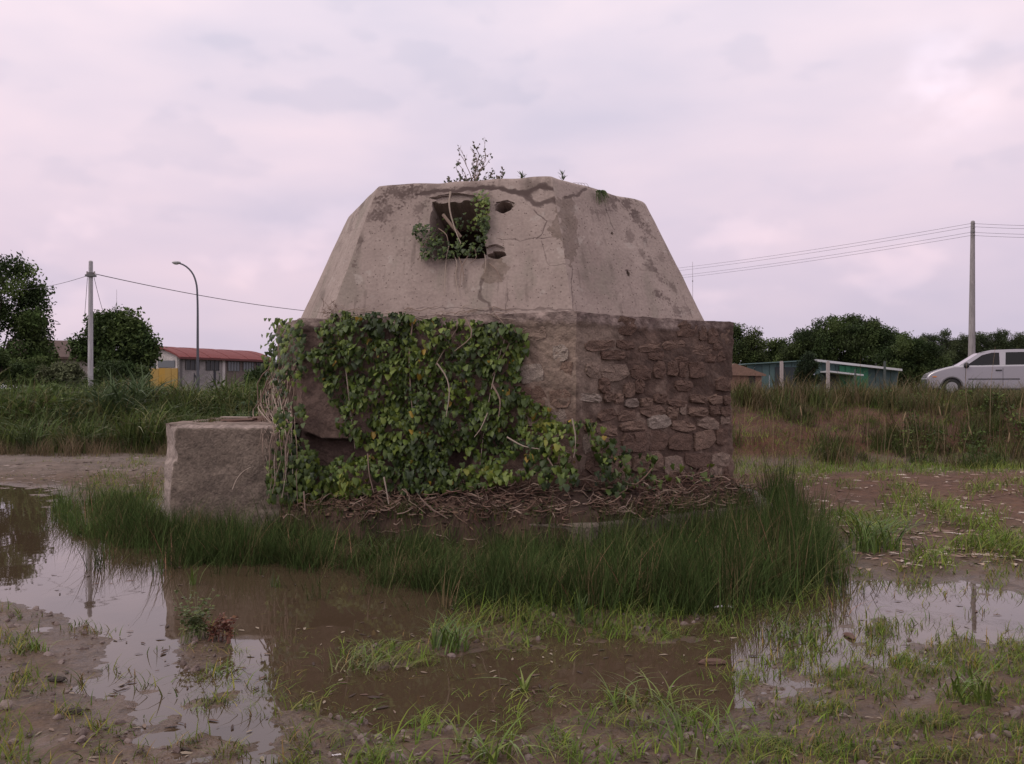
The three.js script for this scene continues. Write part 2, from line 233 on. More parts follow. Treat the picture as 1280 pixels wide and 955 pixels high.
const capTex = texture(AW, AH, (x, y) => {
  const row = y < 540 ? 0 : 1; let i = 3, u = x / DPM, v = y / DPM;
  if (!row) { v = (y - 6) / DPM; if (x < 890) { i = 1; u = (x - 10) / DPM; } else if (x < 1550) { i = 2; u = (x - 910) / DPM; } else { i = 0; u = (x - 1570) / DPM; } }
  const [q, h] = cement(i, u, v), o = (y * AW + x) * 4; capBump[o] = capBump[o + 1] = capBump[o + 2] = h * 255; capBump[o + 3] = 255; return q;
}, true, false);
const capBumpTex = new THREE.DataTexture(capBump, AW, AH); capBumpTex.magFilter = THREE.LinearFilter; capBumpTex.minFilter = THREE.LinearMipmapLinearFilter; capBumpTex.generateMipmaps = true; capBumpTex.needsUpdate = true;
const cementMat = new THREE.MeshPhysicalMaterial({ map: capTex, bumpMap: capBumpTex, bumpScale: .012, roughness: .93 });

function capSolid() {
  const pos = [], uv = [], idx = [], ring = [], foot = [], NT = 80, base = WALL_TOP - .06;
  const bend = (p, edge, ridge) => { // wear the arrises round, then make everything uneven
    const r = .07, w = Math.pow(clamp(1 - edge / r), 2), w2 = Math.pow(clamp(1 - ridge / .035), 2), c = V(CENTRE.x - p.x, 0, CENTRE.z - p.z).normalize();
    p.addScaledVector(c, .014 * w + .003 * w2); p.y -= .022 * w * (1 + N(p.x * 3, p.z * 3, 1));
    const k = .012, s = 1.5; p.x += k * fbm(p.x * s, p.y * s, p.z * s, 4); p.z += k * fbm(p.x * s + 9, p.y * s, p.z * s, 4); p.y += k * .8 * fbm(p.x * s, p.y * s + 9, p.z * s, 4);
    return p;
  };
  const put = (p, u) => { pos.push(p.x, p.y, p.z); uv.push(...u); return pos.length / 3 - 1; };
  for (let i = 0; i < 8; i++) {
    const j = (i + 1) % 8, a = FOOT[i], b = FOOT[j], c = HEAD[i], d = HEAD[j], len = Math.hypot(a[0] - b[0], a[1] - b[1]), n = i < 3 ? Math.round(len / .022) : 16, grid = [];
    for (let t = 0; t <= NT; t++) for (let s = 0; s <= n; s++) {
      const T = t / NT, S = s / n, q = V(lerp(lerp(a[0], b[0], S), lerp(c[0], d[0], S), T), lerp(base, lerp(c[2], d[2], S), T), -lerp(lerp(a[1], b[1], S), lerp(c[1], d[1], S), T));
      let u; if (i < 3) { const [x, y] = faceUV(i, q), x0 = { 0: 1570, 1: 10, 2: 910 }[i]; u = [(x0 + x * DPM) / AW, (6 + clamp(q.y < WALL_TOP ? 0 : y, 0, 1.65) * DPM) / AH]; } else u = [(S * len * DPM + 100 * i) / AW, (560 + T * 440) / AH];
      const e = (1 - T) * 1.5, rd = Math.min(S, 1 - S) * len;
      const p = bend(q.clone(), e, rd); grid.push(put(p, u)); if (t === NT && s < n) ring.push(p.clone()); if (t === 0 && s < n) foot.push(p.clone());
    }
    const w = n + 1; for (let t = 0; t < NT; t++) for (let s = 0; s < n; s++) { const k = t * w + s; idx.push(grid[k], grid[k + 1], grid[k + w], grid[k + 1], grid[k + w + 1], grid[k + w]); }
  }
  const fan = (list, cy, mound, flip) => { const K = 14, w = list.length, g = []; for (let k = 0; k <= K; k++) for (let i = 0; i < w; i++) { const f = 1 - k / K, q = list[i], p = V(lerp(CENTRE.x, q.x, f), lerp(cy, q.y, f) + mound * (1 - f * f) * (k ? 1 : 0), lerp(CENTRE.z, q.z, f)); if (k && mound) p.y += .05 * (1 - Math.pow(f, 6)) * fbm(p.x * 2.5, p.z * 2.5, 3, 3); g.push(put(p, [(p.x + 3.2) / 6.4, (560 + (-p.z - 8.9) * 100) / AH])); }
    for (let k = 0; k < K; k++) for (let i = 0; i < w; i++) { const a = g[k * w + i], b = g[k * w + (i + 1) % w], c = g[(k + 1) * w + i], d = g[(k + 1) * w + (i + 1) % w]; flip ? idx.push(a, c, b, b, c, d) : idx.push(a, b, c, b, d, c); } };
  fan(ring, 3.72, .14, false); fan(foot, base, 0, true);
  return geo(pos, idx, uv);
}
function faceFrame(f, p) { const e = f.e.clone().normalize(), up = f.n.clone().cross(e).normalize(); if (up.y < 0) up.negate(); return new THREE.Matrix4().makeBasis(e, up, f.n).setPosition(p); }
{
  const ev = new Evaluator(); ev.useGroups = false; ev.attributes = ['position', 'normal', 'uv'];
  let solid = new Brush(capSolid()); solid.updateMatrixWorld();
  const cut = (f, px, py, w, h, depth, seed, flare, sides) => { // a rough opening through the cement
    const g = sides ? new THREE.CylinderGeometry(.5, .5, 1, sides, 6) : new THREE.BoxGeometry(1, 1, 1, 14, 14, 8); if (sides) g.rotateX(Math.PI / 2);
    const q = g.attributes.position; for (let i = 0; i < q.count; i++) { const x = q.getX(i), y = q.getY(i), z = q.getZ(i), k = 1 + flare * (z - .1), n = fbm(x * 4 + seed, y * 4, z * 2, 4) * .26, m = fbm(x * 4, y * 4 + seed, z * 2 + 5, 4) * .26; q.setXYZ(i, (x * k + n * (sides ? 1.15 : .45)) * w, (y * k + m * (sides ? 1.15 : .45)) * h, z * depth); }
    const u = g.attributes.uv; for (let i = 0; i < u.count; i++) u.setXY(i, .1 + u.getX(i) * .3, .6 + .3 * u.getY(i));
    const b = new Brush(mergeVertices(g)); b.applyMatrix4(faceFrame(f, hit(px, py, f.p, f.n))); b.updateMatrixWorld(); solid = ev.evaluate(solid, b, SUBTRACTION); };
  { const g = new THREE.BoxGeometry(2.3, 1.2, 2.1); const u = g.attributes.uv; for (let i = 0; i < u.count; i++) u.setXY(i, .1 + u.getX(i) * .3, .6 + .3 * u.getY(i)); const b = new Brush(g); b.position.set(-.1, 2.98, -11.35); b.updateMatrixWorld(); solid = ev.evaluate(solid, b, SUBTRACTION); }
  cut(capFront, 572, 286, .64, .70, 2.2, 2, .02); cut(capFront, 629.5, 257.5, .20, .14, 2.0, 7, .12, 18); cut(capFront, 620, 317, .2, .11, 2.0, 12, .12, 18); cut(capFront, 630, 257, .25, .17, .07, 31, .2, 18); cut(capFront, 616, 312, .27, .14, .09, 37, .2, 18); cut(capFront, 566, 247, .5, .12, .09, 43, .1, 22);
  cut(capRight, 788, 340, .05, .085, .2, 15, .2, 8); cut(capRight, 768, 289, .035, .045, .16, 19, .2, 8);
  const cap = mesh('concrete_cap', toCreasedNormals(solid.geometry, .42), cementMat, bunker);
  cap.userData.label = 'pale cement cap with a square embrasure, two round holes and dark cracks';
}

// ---- lower masonry
const wallMat = new THREE.MeshPhysicalMaterial({ vertexColors: true, map: grainTex, bumpMap: bumpTex, bumpScale: .014, roughness: .95 });
function masonryColour(i, u, y, x, z) {
  const a = fbm(x * 1.7 + i, y * 1.7, z * 1.7, 4), b = fbm(x * 6, y * 6, z * 6 + i, 4), c = fbm(x * 22, y * 22, z * 22, 3);
  let q = mix3([.1, .062, .046], [.225, .15, .116], clamp(.5 + .9 * a + .9 * b + .4 * c));
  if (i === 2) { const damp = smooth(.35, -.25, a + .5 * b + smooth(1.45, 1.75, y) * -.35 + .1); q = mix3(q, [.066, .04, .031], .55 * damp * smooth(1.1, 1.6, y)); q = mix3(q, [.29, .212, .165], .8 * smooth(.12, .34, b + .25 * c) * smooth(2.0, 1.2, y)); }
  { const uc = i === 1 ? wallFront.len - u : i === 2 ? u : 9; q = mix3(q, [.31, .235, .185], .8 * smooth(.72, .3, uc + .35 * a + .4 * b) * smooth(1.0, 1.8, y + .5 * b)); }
  if (i === 1) q = mix3(q, [.115, .076, .066], .5 * smooth(.6, 1.0, wallFront.len - u));
  const lip = smooth(2.17, 2.24, y + .09 * b + .05 * a); q = mix3(q, mix3([.15, .105, .092], [.37, .285, .25], clamp(.45 + 1.6 * b + .8 * c + lerp(-.2, .2, smooth(1.5, .3, x)))), lip);
  return q;
}
function masonry() {
  const pos = [], uv = [], col = [], idx = [], NY = 132, y0 = -.35, ring = [];
  for (let i = 0; i < 8; i++) {
    const j = (i + 1) % 8, a = BASE[i], b = BASE[j], len = Math.hypot(a[0] - b[0], a[1] - b[1]), n = i < 3 ? Math.round(len / .024) : 14, start = pos.length / 3, nx = (b[1] - a[1]) / len, nz = (b[0] - a[0]) / len; // outward normal in x, z
    for (let t = 0; t <= NY; t++) for (let s = 0; s <= n; s++) {
      const S = s / n, u = S * len; let x = lerp(a[0], b[0], S), z = -lerp(a[1], b[1], S), y = lerp(y0, WALL_TOP, t / NY);
      const edge = Math.min(S, 1 - S) * len, e = smooth(0, .05, edge);
      let out = .05 * fbm(x * 1.4, y * 1.4, z * 1.4, 4) + .03 * fbm(x * 6, y * 6, z * 6, 3) + .012 * N(x * 24, y * 24, z * 24);
      out += .016 * smooth(2.16, 2.2, y + .05 * fbm(x * 4, z * 4, 3, 3)) * (1 + .8 * fbm(x * 7, z * 7, 1, 2));
      if (i === 2) { const m = smooth(.0, .1, edge); out = lerp(out, out * .75 - .008 * smooth(2.1, 1.7, y), m); }
      if (i === 1) { const low = .99 + .05 * fbm(u * 2.4, 3, 1, 3) + .05 * smooth(.3, .1, u) - .1 * smooth(.9, 1.6, u), k = smooth(low + .012, low - .012, y) * smooth(2.0, 1.85, u); out -= k * .17 * smooth(0, .12, u); }
      const tx = lerp(nx, (x - CENTRE.x) / Math.hypot(x - CENTRE.x, z - CENTRE.z), 1 - e), tz = lerp(nz, (z - CENTRE.z) / Math.hypot(x - CENTRE.x, z - CENTRE.z), 1 - e);
      x += tx * out; z += tz * out; y += t === NY ? .03 * fbm(x * 3, z * 3, 4, 3) : 0;
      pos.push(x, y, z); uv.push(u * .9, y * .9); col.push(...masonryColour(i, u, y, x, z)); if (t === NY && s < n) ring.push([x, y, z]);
    }
    const w = n + 1; for (let t = 0; t < NY; t++) for (let s = 0; s < n; s++) { const k = start + t * w + s; idx.push(k, k + 1, k + w, k + 1, k + w + 1, k + w); }
  }
  const s0 = pos.length / 3, K = 6; for (let k = 0; k <= K; k++) for (const [x, y, z] of ring) { const f = 1 - k / K * .4, X = lerp(CENTRE.x, x, f), Z = lerp(CENTRE.z, z, f), b = fbm(X * 6, Z * 6, 2, 4); pos.push(X, y + (k ? .02 * b : 0), Z); uv.push(X, Z); col.push(...mix3([.16, .115, .1], [.33, .26, .23], clamp(.5 + 1.5 * b))); }
  const w = ring.length; for (let k = 0; k < K; k++) for (let i = 0; i < w; i++) { const p = s0 + k * w + i, q = s0 + k * w + (i + 1) % w; idx.push(p, q, p + w, q, q + w, p + w); }
  return geo(pos, idx, uv, col);
}
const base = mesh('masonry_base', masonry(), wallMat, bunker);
base.userData.label = 'dark rubble masonry base with loose mortar and exposed field stones';

// field stones that stand out of the mortar, each a piece of its own
const stoneMats = [[.275, .2, .156], [.225, .148, .11], [.32, .248, .2], [.155, .095, .07], [.25, .192, .158], [.24, .148, .104], [.195, .126, .094], [.34, .275, .228]].map((c) => std(c, .93, { map: grainTex, bumpMap: bumpTex, bumpScale: .02 }));
function stoneShape(w, h, depth, r) { // an uneven rounded block, face towards +z
  const n = 12, pos = [], uv = [], idx = [], rings = [[1, 0], [1, .72], [.955, .93], [.6, 1]], out = [];
  for (const [sx, sy, flip] of [[1, -1, 0], [1, 1, 1], [-1, 1, 0], [-1, -1, 1]]) { // four broken corners, sides bent at the middle
    const c1 = r.range(.06, .4), c2 = r.range(.06, .4), p = [sx * r.range(.42, .5), sy * (.5 - c1)], q = [sx * (.5 - c2), sy * r.range(.42, .5)], m = flip ? [r.sign() * .12, sy * r.range(.42, .52)] : [sx * r.range(.42, .52), r.sign() * .12];
    if (flip) out.push(p, q, [sx > 0 ? r.sign() * .1 : sx * r.range(.44, .52), sx > 0 ? sy * r.range(.44, .53) : r.sign() * .1]); else out.push(q, p, [sx > 0 ? sx * r.range(.44, .53) : r.sign() * .1, sx > 0 ? r.sign() * .1 : sy * r.range(.44, .53)]);
  }
  out.sort((p, q) => Math.atan2(p[1], p[0]) - Math.atan2(q[1], q[0])); for (const p of out) { p[0] *= w; p[1] *= h; }
  for (const [f, zf] of rings) for (const [x, y] of out) { pos.push(x * f, y * f, depth * (zf + (zf > .6 ? r.sign() * .2 : 0))); uv.push(x * f * 1.6 + r.u, y * f * 1.6); }
  pos.push(0, 0, depth * (1 + r.sign() * .12)); uv.push(r.u, 0);
  for (let q = 0; q < rings.length - 1; q++) for (let k = 0; k < n; k++) { const a = q * n + k, b = q * n + (k + 1) % n; idx.push(a, b, a + n, b, b + n, a + n); }
  const L = (rings.length - 1) * n; for (let k = 0; k < n; k++) idx.push(L + k, L + (k + 1) % n, rings.length * n);
  return toCreasedNormals(geo(pos, idx, uv), .5);
}
{
  const r = rng(41);
  const lay = (f, u0, u1, y0, y1, keep, dim = () => false) => {
    for (let y = y0; y < y1;) {
      const h = r.range(.11, .29);
      for (let u = u0 + r() * .1; u < u1;) {
        const w = Math.min(r.range(.1, .44), u1 - u), k = w < .09 ? 0 : keep(u + w / 2, y + h / 2);
        if (r() < k) {
          r.q = r.range(3.5, 8); r.u = r() * 7;
          const hh = h * r.range(.82, 1.08), o = mesh('stone', stoneShape(w * .97, hh * .97, r.range(.05, .062), r), stoneMats[dim(u, y) ? [3, 3, 6, 3][Math.floor(r() * 4)] : [0, 1, 2, 3, 4, 1, 6, 3, 0, 6, 1, 5, 0, 6, 3, 7][Math.floor(r() * 16)]], base), p = f.p.clone().addScaledVector(f.e.clone().normalize(), u + w / 2); p.y = y + h / 2 + r.sign() * .045;
          o.applyMatrix4(faceFrame(f, p.addScaledVector(f.n, r.range(-.047, -.03)))); o.rotateZ(r.sign() * .12);
        }
        u += w + .004;
      }
      y += h * .97;
    }
  };
  lay(wallRight, .03, wallRight.len - .03, .38, 2.1, (u, y) => y < 1.5 ? .97 : y < 1.8 ? .85 : .6, (u, y) => y > 1.4 && u > .45);
  lay(wallFront, wallFront.len * .79, wallFront.len - .03, .5, 2.1, (u, y) => y < 1.7 ? .95 : .6);
}
{ // the footing the walls stand on
  const out = BASE.map(([x, d]) => { const v = V(x - CENTRE.x, 0, -d - CENTRE.z); v.setLength(v.length() + .42); return [v.x + CENTRE.x, -(v.z + CENTRE.z)]; }), s = new THREE.Shape(out.map(([x, d]) => new THREE.Vector2(x, d)));
  const g = new THREE.ExtrudeGeometry(s, { depth: .58, bevelSize: .03, bevelThickness: .03, bevelSegments: 2 }); g.rotateX(-Math.PI / 2); g.translate(0, -.36, 0);
  mesh('footing', g, std([.175, .138, .112], .95, { map: grainTex, bumpMap: bumpTex, bumpScale: .02 }), bunker);
}
{ // block of concrete against its side, upper left arris broken off
  const blk = thing('concrete_block', 'low rectangular grey concrete block with chipped corner beside the bunker', 'concrete block', V(-3.79, 0, -9.47), 0);
  const pos = [], uv = [], col = [], idx = [], W = 1.42, H = 1.165, D = 2.0, grids = [];
  const side = (o, e1, e2, l1, l2, vis) => { const n1 = Math.round(l1 / .025), n2 = Math.round(l2 / .025), st = pos.length / 3;
    for (let j = 0; j <= n2; j++) for (let i = 0; i <= n1; i++) {
      const p = o.clone().addScaledVector(e1, l1 * i / n1).addScaledVector(e2, l2 * j / n2); const x = p.x, y = p.y, z = p.z;
      const q = Math.max(0, .1 + .05 * fbm(y * 3 + z * 3, x, 4, 3) - (x - 0)) , top = Math.max(0, .045 + .03 * fbm(x * 4, z * 3, 2, 3) - (H - y)), fr = Math.max(0, .05 - (0 - z) * -1 - 0);
      const front = Math.max(0, .13 + .06 * fbm(y * 4, x * 4, 7, 3) + (y > .75 ? .05 : 0) - (x + Math.max(0, -z))), cham = front > 0 ? front * .5 : 0, tf = Math.max(0, .06 + .03 * fbm(x * 5, 3, 1, 3) - ((H - y) + Math.max(0, -z))) * .5;
      p.x += cham; p.z -= cham + tf; p.y -= tf;
      p.x += .02 * fbm(x * 4, y * 4, z * 4, 4); p.z += .018 * fbm(x * 5 + 3, y * 5, z * 5, 4); p.y += .02 * fbm(x * 4, y * 4 + 7, z * 4, 4);
      const a = fbm(x * 1.6, y * 2.2, z * 1.6, 4), b = fbm(x * 8, y * 8, z * 8, 4), c = fbm(x * 30, y * 30, z * 30, 2);
      let k = mix3([.14, .107, .084], [.215, .168, .134], clamp(.5 + a + .6 * b)); k = mix3(k, [.24, .19, .15], .7 * smooth(.1, .4, a + .8 * b) * smooth(1.0, .6, y)); k = mix3(k, [.36, .29, .255], smooth(.0, .03, cham * 2 + (cham ? .01 * b : -1)));  k = mix3(k, [.33, .26, .23], smooth(.004, .02, tf + .012 * b)); if (y > H - .012 && z < -.06) k = mix3([.2, .14, .11], [.28, .21, .18], clamp(.5 + 1.5 * b));
      k = k.map((t) => t * (1 + .5 * c)); pos.push(p.x, p.y, p.z); uv.push((x + z) * .9, (y + z * .5) * .9); col.push(...k);
    }
    const w = n1 + 1; for (let j = 0; j < n2; j++) for (let i = 0; i < n1; i++) { const q = st + j * w + i; idx.push(q, q + 1, q + w, q + 1, q + w + 1, q + w); } };
  const x = V(1, 0, 0), y = UPV, z = V(0, 0, -1);
  side(V(0, -.3, 0), x, y, W, H + .3); side(V(0, H, 0), x, z, W, D); side(V(0, -.3, -D), V(0, 0, 1), y, D, H + .3); side(V(W, -.3, -D), V(-1, 0, 0), y, W, H + .3);
  mesh('body', geo(pos, idx, uv, col), wallMat, blk);
}

// ------------------------------------------------------------------ ivy, dead stems, plants on the bunker
function ivyLeaf() { // five-lobed leaf, 1 wide, stalk at the origin, tip down, slightly folded
  const o = [[0, 0], [.24, .14], [.5, -.04], [.34, -.3], [.3, -.55], [0, -.95], [-.3, -.55], [-.34, -.3], [-.5, -.04], [-.24, .14]], pos = [0, -.35, .07], idx = [], uv = [.5, .5];
  o.forEach(([x, y], i) => { pos.push(x, y, Math.abs(x) * -.16 - (y < -.6 ? .1 : 0)); uv.push(x + .5, y + 1); if (i) idx.push(0, i + 1, i); }); idx.push(0, 1, o.length);
  return geo(pos, idx, uv);
}
const ivyGeo = ivyLeaf();
const leafBasis = (p, n, roll, s) => { const z = n.clone().normalize(), x = V(Math.cos(roll), Math.sin(roll) * .3, 0).cross(z).cross(z).negate().normalize(); const y = z.clone().cross(x).normalize(); const m = new THREE.Matrix4().makeBasis(x.multiplyScalar(s), y.multiplyScalar(s), z.multiplyScalar(s)); return m.setPosition(p); };
const ivyTint = [[.036, .058, .013], [.057, .09, .017], [.092, .134, .023], [.142, .188, .031], [.21, .225, .04], [.3, .2, .03], [.024, .04, .013]];
const ivyMats = ivyTint.map((c) => leafMat(c, .2, .48)), ivyWhite = leafMat([1, 1, 1], .2, .48);
function ivyWallPoint(px, py) { const f = px < 377 ? wallLeft : px < 727 ? wallFront : wallRight; return [hit(px, py, f.p, f.n), f.n]; }
function growIvy(plant, list, single) { // list: {p, n, s, k tint}; the boldest ones are leaves of their own
  list.sort((a, b) => b.show - a.show);
  for (const a of list.slice(0, single)) { const o = mesh('leaf', ivyGeo, ivyMats[a.k], plant); o.applyMatrix4(leafBasis(a.p, a.n, a.roll, a.s)); }
  scatter('leaves', ivyGeo, ivyWhite, list.slice(single).map((a) => ({ m: leafBasis(a.p, a.n, a.roll, a.s), c: ivyTint[a.k].map((c) => c * a.v) })), plant);
}
const stemMat = std([.235, .168, .132], .9), paleStem = std([.34, .27, .22], .9), twigMat = std([1, 1, 1], .95);
{
  const r = rng(7), plant = thing('ivy', 'thick green ivy spread over the front of the bunker base', 'ivy'), list = [];
  const main = [[408, 402], [430, 388], [480, 391], [530, 396], [580, 398], [630, 404], [662, 410], [660, 440], [652, 470], [664, 498], [690, 508], [706, 524], [735, 522], [752, 546], [790, 562], [850, 578], [902, 580], [902, 596], [850, 606], [800, 606], [740, 614], [690, 600], [650, 596], [600, 606], [540, 612], [480, 614], [400, 620], [340, 622], [345, 590], [378, 575], [420, 572], [450, 566], [470, 562], [436, 545], [424, 510], [404, 480], [392, 440]];
  for (let i = 0; list.length < 5600 && i < 60000; i++) {
    const px = r.range(335, 905), py = r.range(384, 625); if (!inside(main, px + 9 * N(px * .05, py * .05, 1), py + 9 * N(px * .05, py * .05, 4))) continue;
    const gap = fbm(px * .022, py * .022, 3, 3); if (gap > .24 && r() < .82 || px > 640 && py > 505 && r() < .3 || px > 760 && r() < .45 || px > 820 && r() < .6 || px > 545 && px < 640 && py < 500 && r() < .25) continue;
    const [p, n] = ivyWallPoint(px, py), right = px > 640 && py > 510, bulge = (right ? .2 * smooth(.5, -.1, Math.abs(px - 715) / 140) * smooth(510, 570, py) : 0) + .17 * clamp(.45 + 1.8 * fbm(px * .035, py * .035, 8, 3)) + (py > 560 ? .12 * smooth(560, 610, py) : 0), o = .03 + bulge * (1 - .75 * r() * r());
    p.addScaledVector(n, o);
    const age = .4 + 1.1 * fbm(px * .014, py * .014, 6, 3), t = age + r.sign() * .5;   // young yellowish shoots in patches, old dark leaves between
    let k = t < -.1 ? 6 : t < .22 ? 0 : t < .5 ? 1 : t < .82 ? 2 : t < 1.15 ? 3 : 4; if (r() < .009) k = 5;
    const s = .026 + .066 * Math.pow(r(), 1.3), nn = n.clone().multiplyScalar(.75).add(V(r.sign() * .8, .2 + r.sign() * .7, r.sign() * .5));
    list.push({ p, n: nn, roll: r.sign() * .9, s, k, v: r.range(.75, 1.2), show: o * 3 + s * 12 + (k > 2 ? .4 : 0) + r() * .4 });
  }
  growIvy(plant, list, 300);
  const paths = [[[555, 455], [566, 472], [570, 490], [566, 520]], [[622, 480], [632, 500], [630, 520]], [[617, 515], [608, 535], [600, 545]], [[588, 398], [598, 420], [576, 440]], [[640, 545], [660, 556], [682, 560]], [[690, 570], [706, 596], [718, 620]], [[700, 590], [712, 575], [708, 570]], [[470, 565], [472, 590], [478, 612]], [[430, 400], [434, 440], [440, 500], [448, 560]], [[520, 396], [515, 450], [520, 540], [512, 600]], [[640, 405], [625, 450], [610, 520], [600, 600]], [[580, 400], [540, 470], [500, 560]], [[720, 522], [724, 548], [722, 570]], [[620, 392], [640, 420], [618, 470]]];
  paths.forEach((q, i) => mesh('stem', tube(q.map(([x, y]) => { const [p, n] = ivyWallPoint(x, y); return p.addScaledVector(n, (i < 8 || i === 12 ? .2 : .06) + .03 * r()); }), r.range(.007, .012), .004, 5), i % 2 ? stemMat : paleStem, plant));
}
{ // dry vines and thinner ivy on the narrow side next to the block
  const r = rng(19), plant = thing('ivy', 'sparse ivy and bare brown vines hanging on the narrow side by the block', 'ivy'), list = [];
  for (let i = 0; list.length < 820 && i < 20000; i++) {
    const px = r.range(334, 400), py = r.range(398, 625); const w = py < 470 ? px > 343 && px < 386 : py < 560 ? px > 344 && px < 384 && r() < .45 : px > 322; if (!w || fbm(px * .04, py * .04, 5, 3) > .18) continue;
    const f = px < 377 ? wallLeft : wallFront, low = py > 515 && px < 392, p = low ? at(px, py, 9.34 - .12 * r()) : hit(px, py, f.p, f.n), n = low ? V(-.2, 0, 1) : f.n; if (!low) p.addScaledVector(n, .03 + .14 * r());
    list.push({ p, n: n.clone().multiplyScalar(.7).add(V(r.sign() * .6 + .2, .3 + r.sign() * .4, .4 + r.sign() * .4)), roll: r.sign(), s: r.range(.045, .075), k: [6, 0, 0, 1, 1, 2, 2, 3][Math.floor(r() * 8)], v: r.range(.8, 1.2), show: r() });
  }
  growIvy(plant, list, 60);
  for (let i = 0; i < 64; i++) { const x0 = r.range(340, 376), y0 = r.range(430, 520), pts = []; let x = x0; for (let k = 0; k < 6; k++) { const y = y0 + k * r.range(12, 24), p = hit(x, y, wallLeft.p, wallLeft.n); p.addScaledVector(wallLeft.n, .04 + .22 * r() * (k / 5)); if (y > 515) p.lerp(at(x, y, 9.3 - .1 * r()), smooth(510, 540, y)); pts.push(p); x += r.sign() * 6 - 1.5; } mesh('vine', tube(pts, r.range(.005, .011), .003, 5), i % 3 ? stemMat : paleStem, plant); }
}
{ // the bush that fills the embrasure
  const r = rng(23), plant = thing('ivy', 'small ivy bush with bare roots growing out of the square embrasure', 'ivy'), list = [], f = capFront;
  const poly = [[518, 286], [530, 280], [540, 285], [548, 300], [570, 308], [590, 310], [604, 296], [596, 268], [590, 256], [598, 240], [612, 240], [614, 262], [610, 300], [604, 324], [580, 318], [552, 326], [530, 328], [528, 305], [516, 296]], deep = [[536, 262], [606, 262], [606, 322], [536, 322]];
  for (let i = 0; list.length < 460 && i < 20000; i++) { const px = r.range(512, 622), py = r.range(236, 336), out = inside(poly, px, py), inn = inside(deep, px, py) && r() < .22; if (!out && !inn) continue;
    const p = hit(px, py, f.p, f.n).addScaledVector(f.n, out ? .02 + .1 * r() : -.04 - .22 * r()), top = px > 585 && py < 275;
    list.push({ p, n: f.n.clone().multiplyScalar(.7).add(V(r.sign() * .6, .4 + r.sign() * .5, r.sign() * .4)), roll: r.sign(), s: r.range(.03, .055), k: top ? [1, 2, 3, 3][Math.floor(r() * 4)] : [6, 0, 0, 0, 1, 1, 2][Math.floor(r() * 7)], v: r.range(.75, 1.2), show: r() }); }
  growIvy(plant, list, 80);
  const roots = [[[564, 241, .03], [562, 258, .02], [568, 285, -.02], [577, 306, .03]], [[553, 267, -.02], [563, 279, -.04], [574, 292, -.08]], [[545, 280, -.1], [556, 290, -.06], [560, 306, -.03]], [[562, 306, .02], [559, 322, .03], [557, 344, .02], [556, 368, .015]], [[574, 322, .03], [579, 336, .03], [580, 352, .015]], [[592, 310, .03], [586, 322, .04], [578, 336, .03], [575, 360, .015]], [[606, 318, .02], [608, 330, .03], [606, 342, .02]], [[612, 330, .02], [622, 340, .03], [627, 352, .015]], [[594, 312, .03], [596, 324, .03], [588, 330, .02]], [[567, 318, .03], [572, 330, .03], [570, 344, .015], [574, 372, .012]], [[536, 300, .04], [528, 316, .04], [524, 326, .03]]];
  roots.forEach((q, i) => mesh('root', tube(q.map(([x, y, o]) => hit(x, y, f.p, f.n).addScaledVector(f.n, o)), i === 1 ? .02 : i === 0 ? .012 : .007, i === 1 ? .018 : .003, 6), i % 3 ? stemMat : paleStem, plant));
}
// leafless roots that creep over the seam between cap and base
{ const r = rng(29), plant = thing('creeper', 'leafless creeping stems clinging to the seam under the cap', 'creeper');
  for (let i = 0; i < 34; i++) { const x0 = r.range(400, 640), pts = []; let x = x0, y = r.range(388, 396); for (let k = 0; k < 5; k++) { const p = y < 392 ? hit(x, y, capFront.p, capFront.n).addScaledVector(capFront.n, .02) : hit(x, y, wallFront.p, wallFront.n).addScaledVector(wallFront.n, .03 + .05 * r()); pts.push(p); x += r.range(-2, 14); y += r.range(-4, 4); } mesh('stem', tube(pts, .005, .002, 5), i % 2 ? stemMat : paleStem, plant); }
  for (let i = 0; i < 26; i++) { const x = r.range(402, 432), y = r.range(376, 396), p = hit(x, y, capFront.p, capFront.n); mesh('twig', tube([p.clone().addScaledVector(capFront.n, .01), p.clone().add(V(r.sign() * .06, r.sign() * .05, .05)), p.clone().add(V(r.sign() * .12, r.sign() * .09, .06 + .05 * r()))], .003, .0015, 4), stemMat, plant); }
}
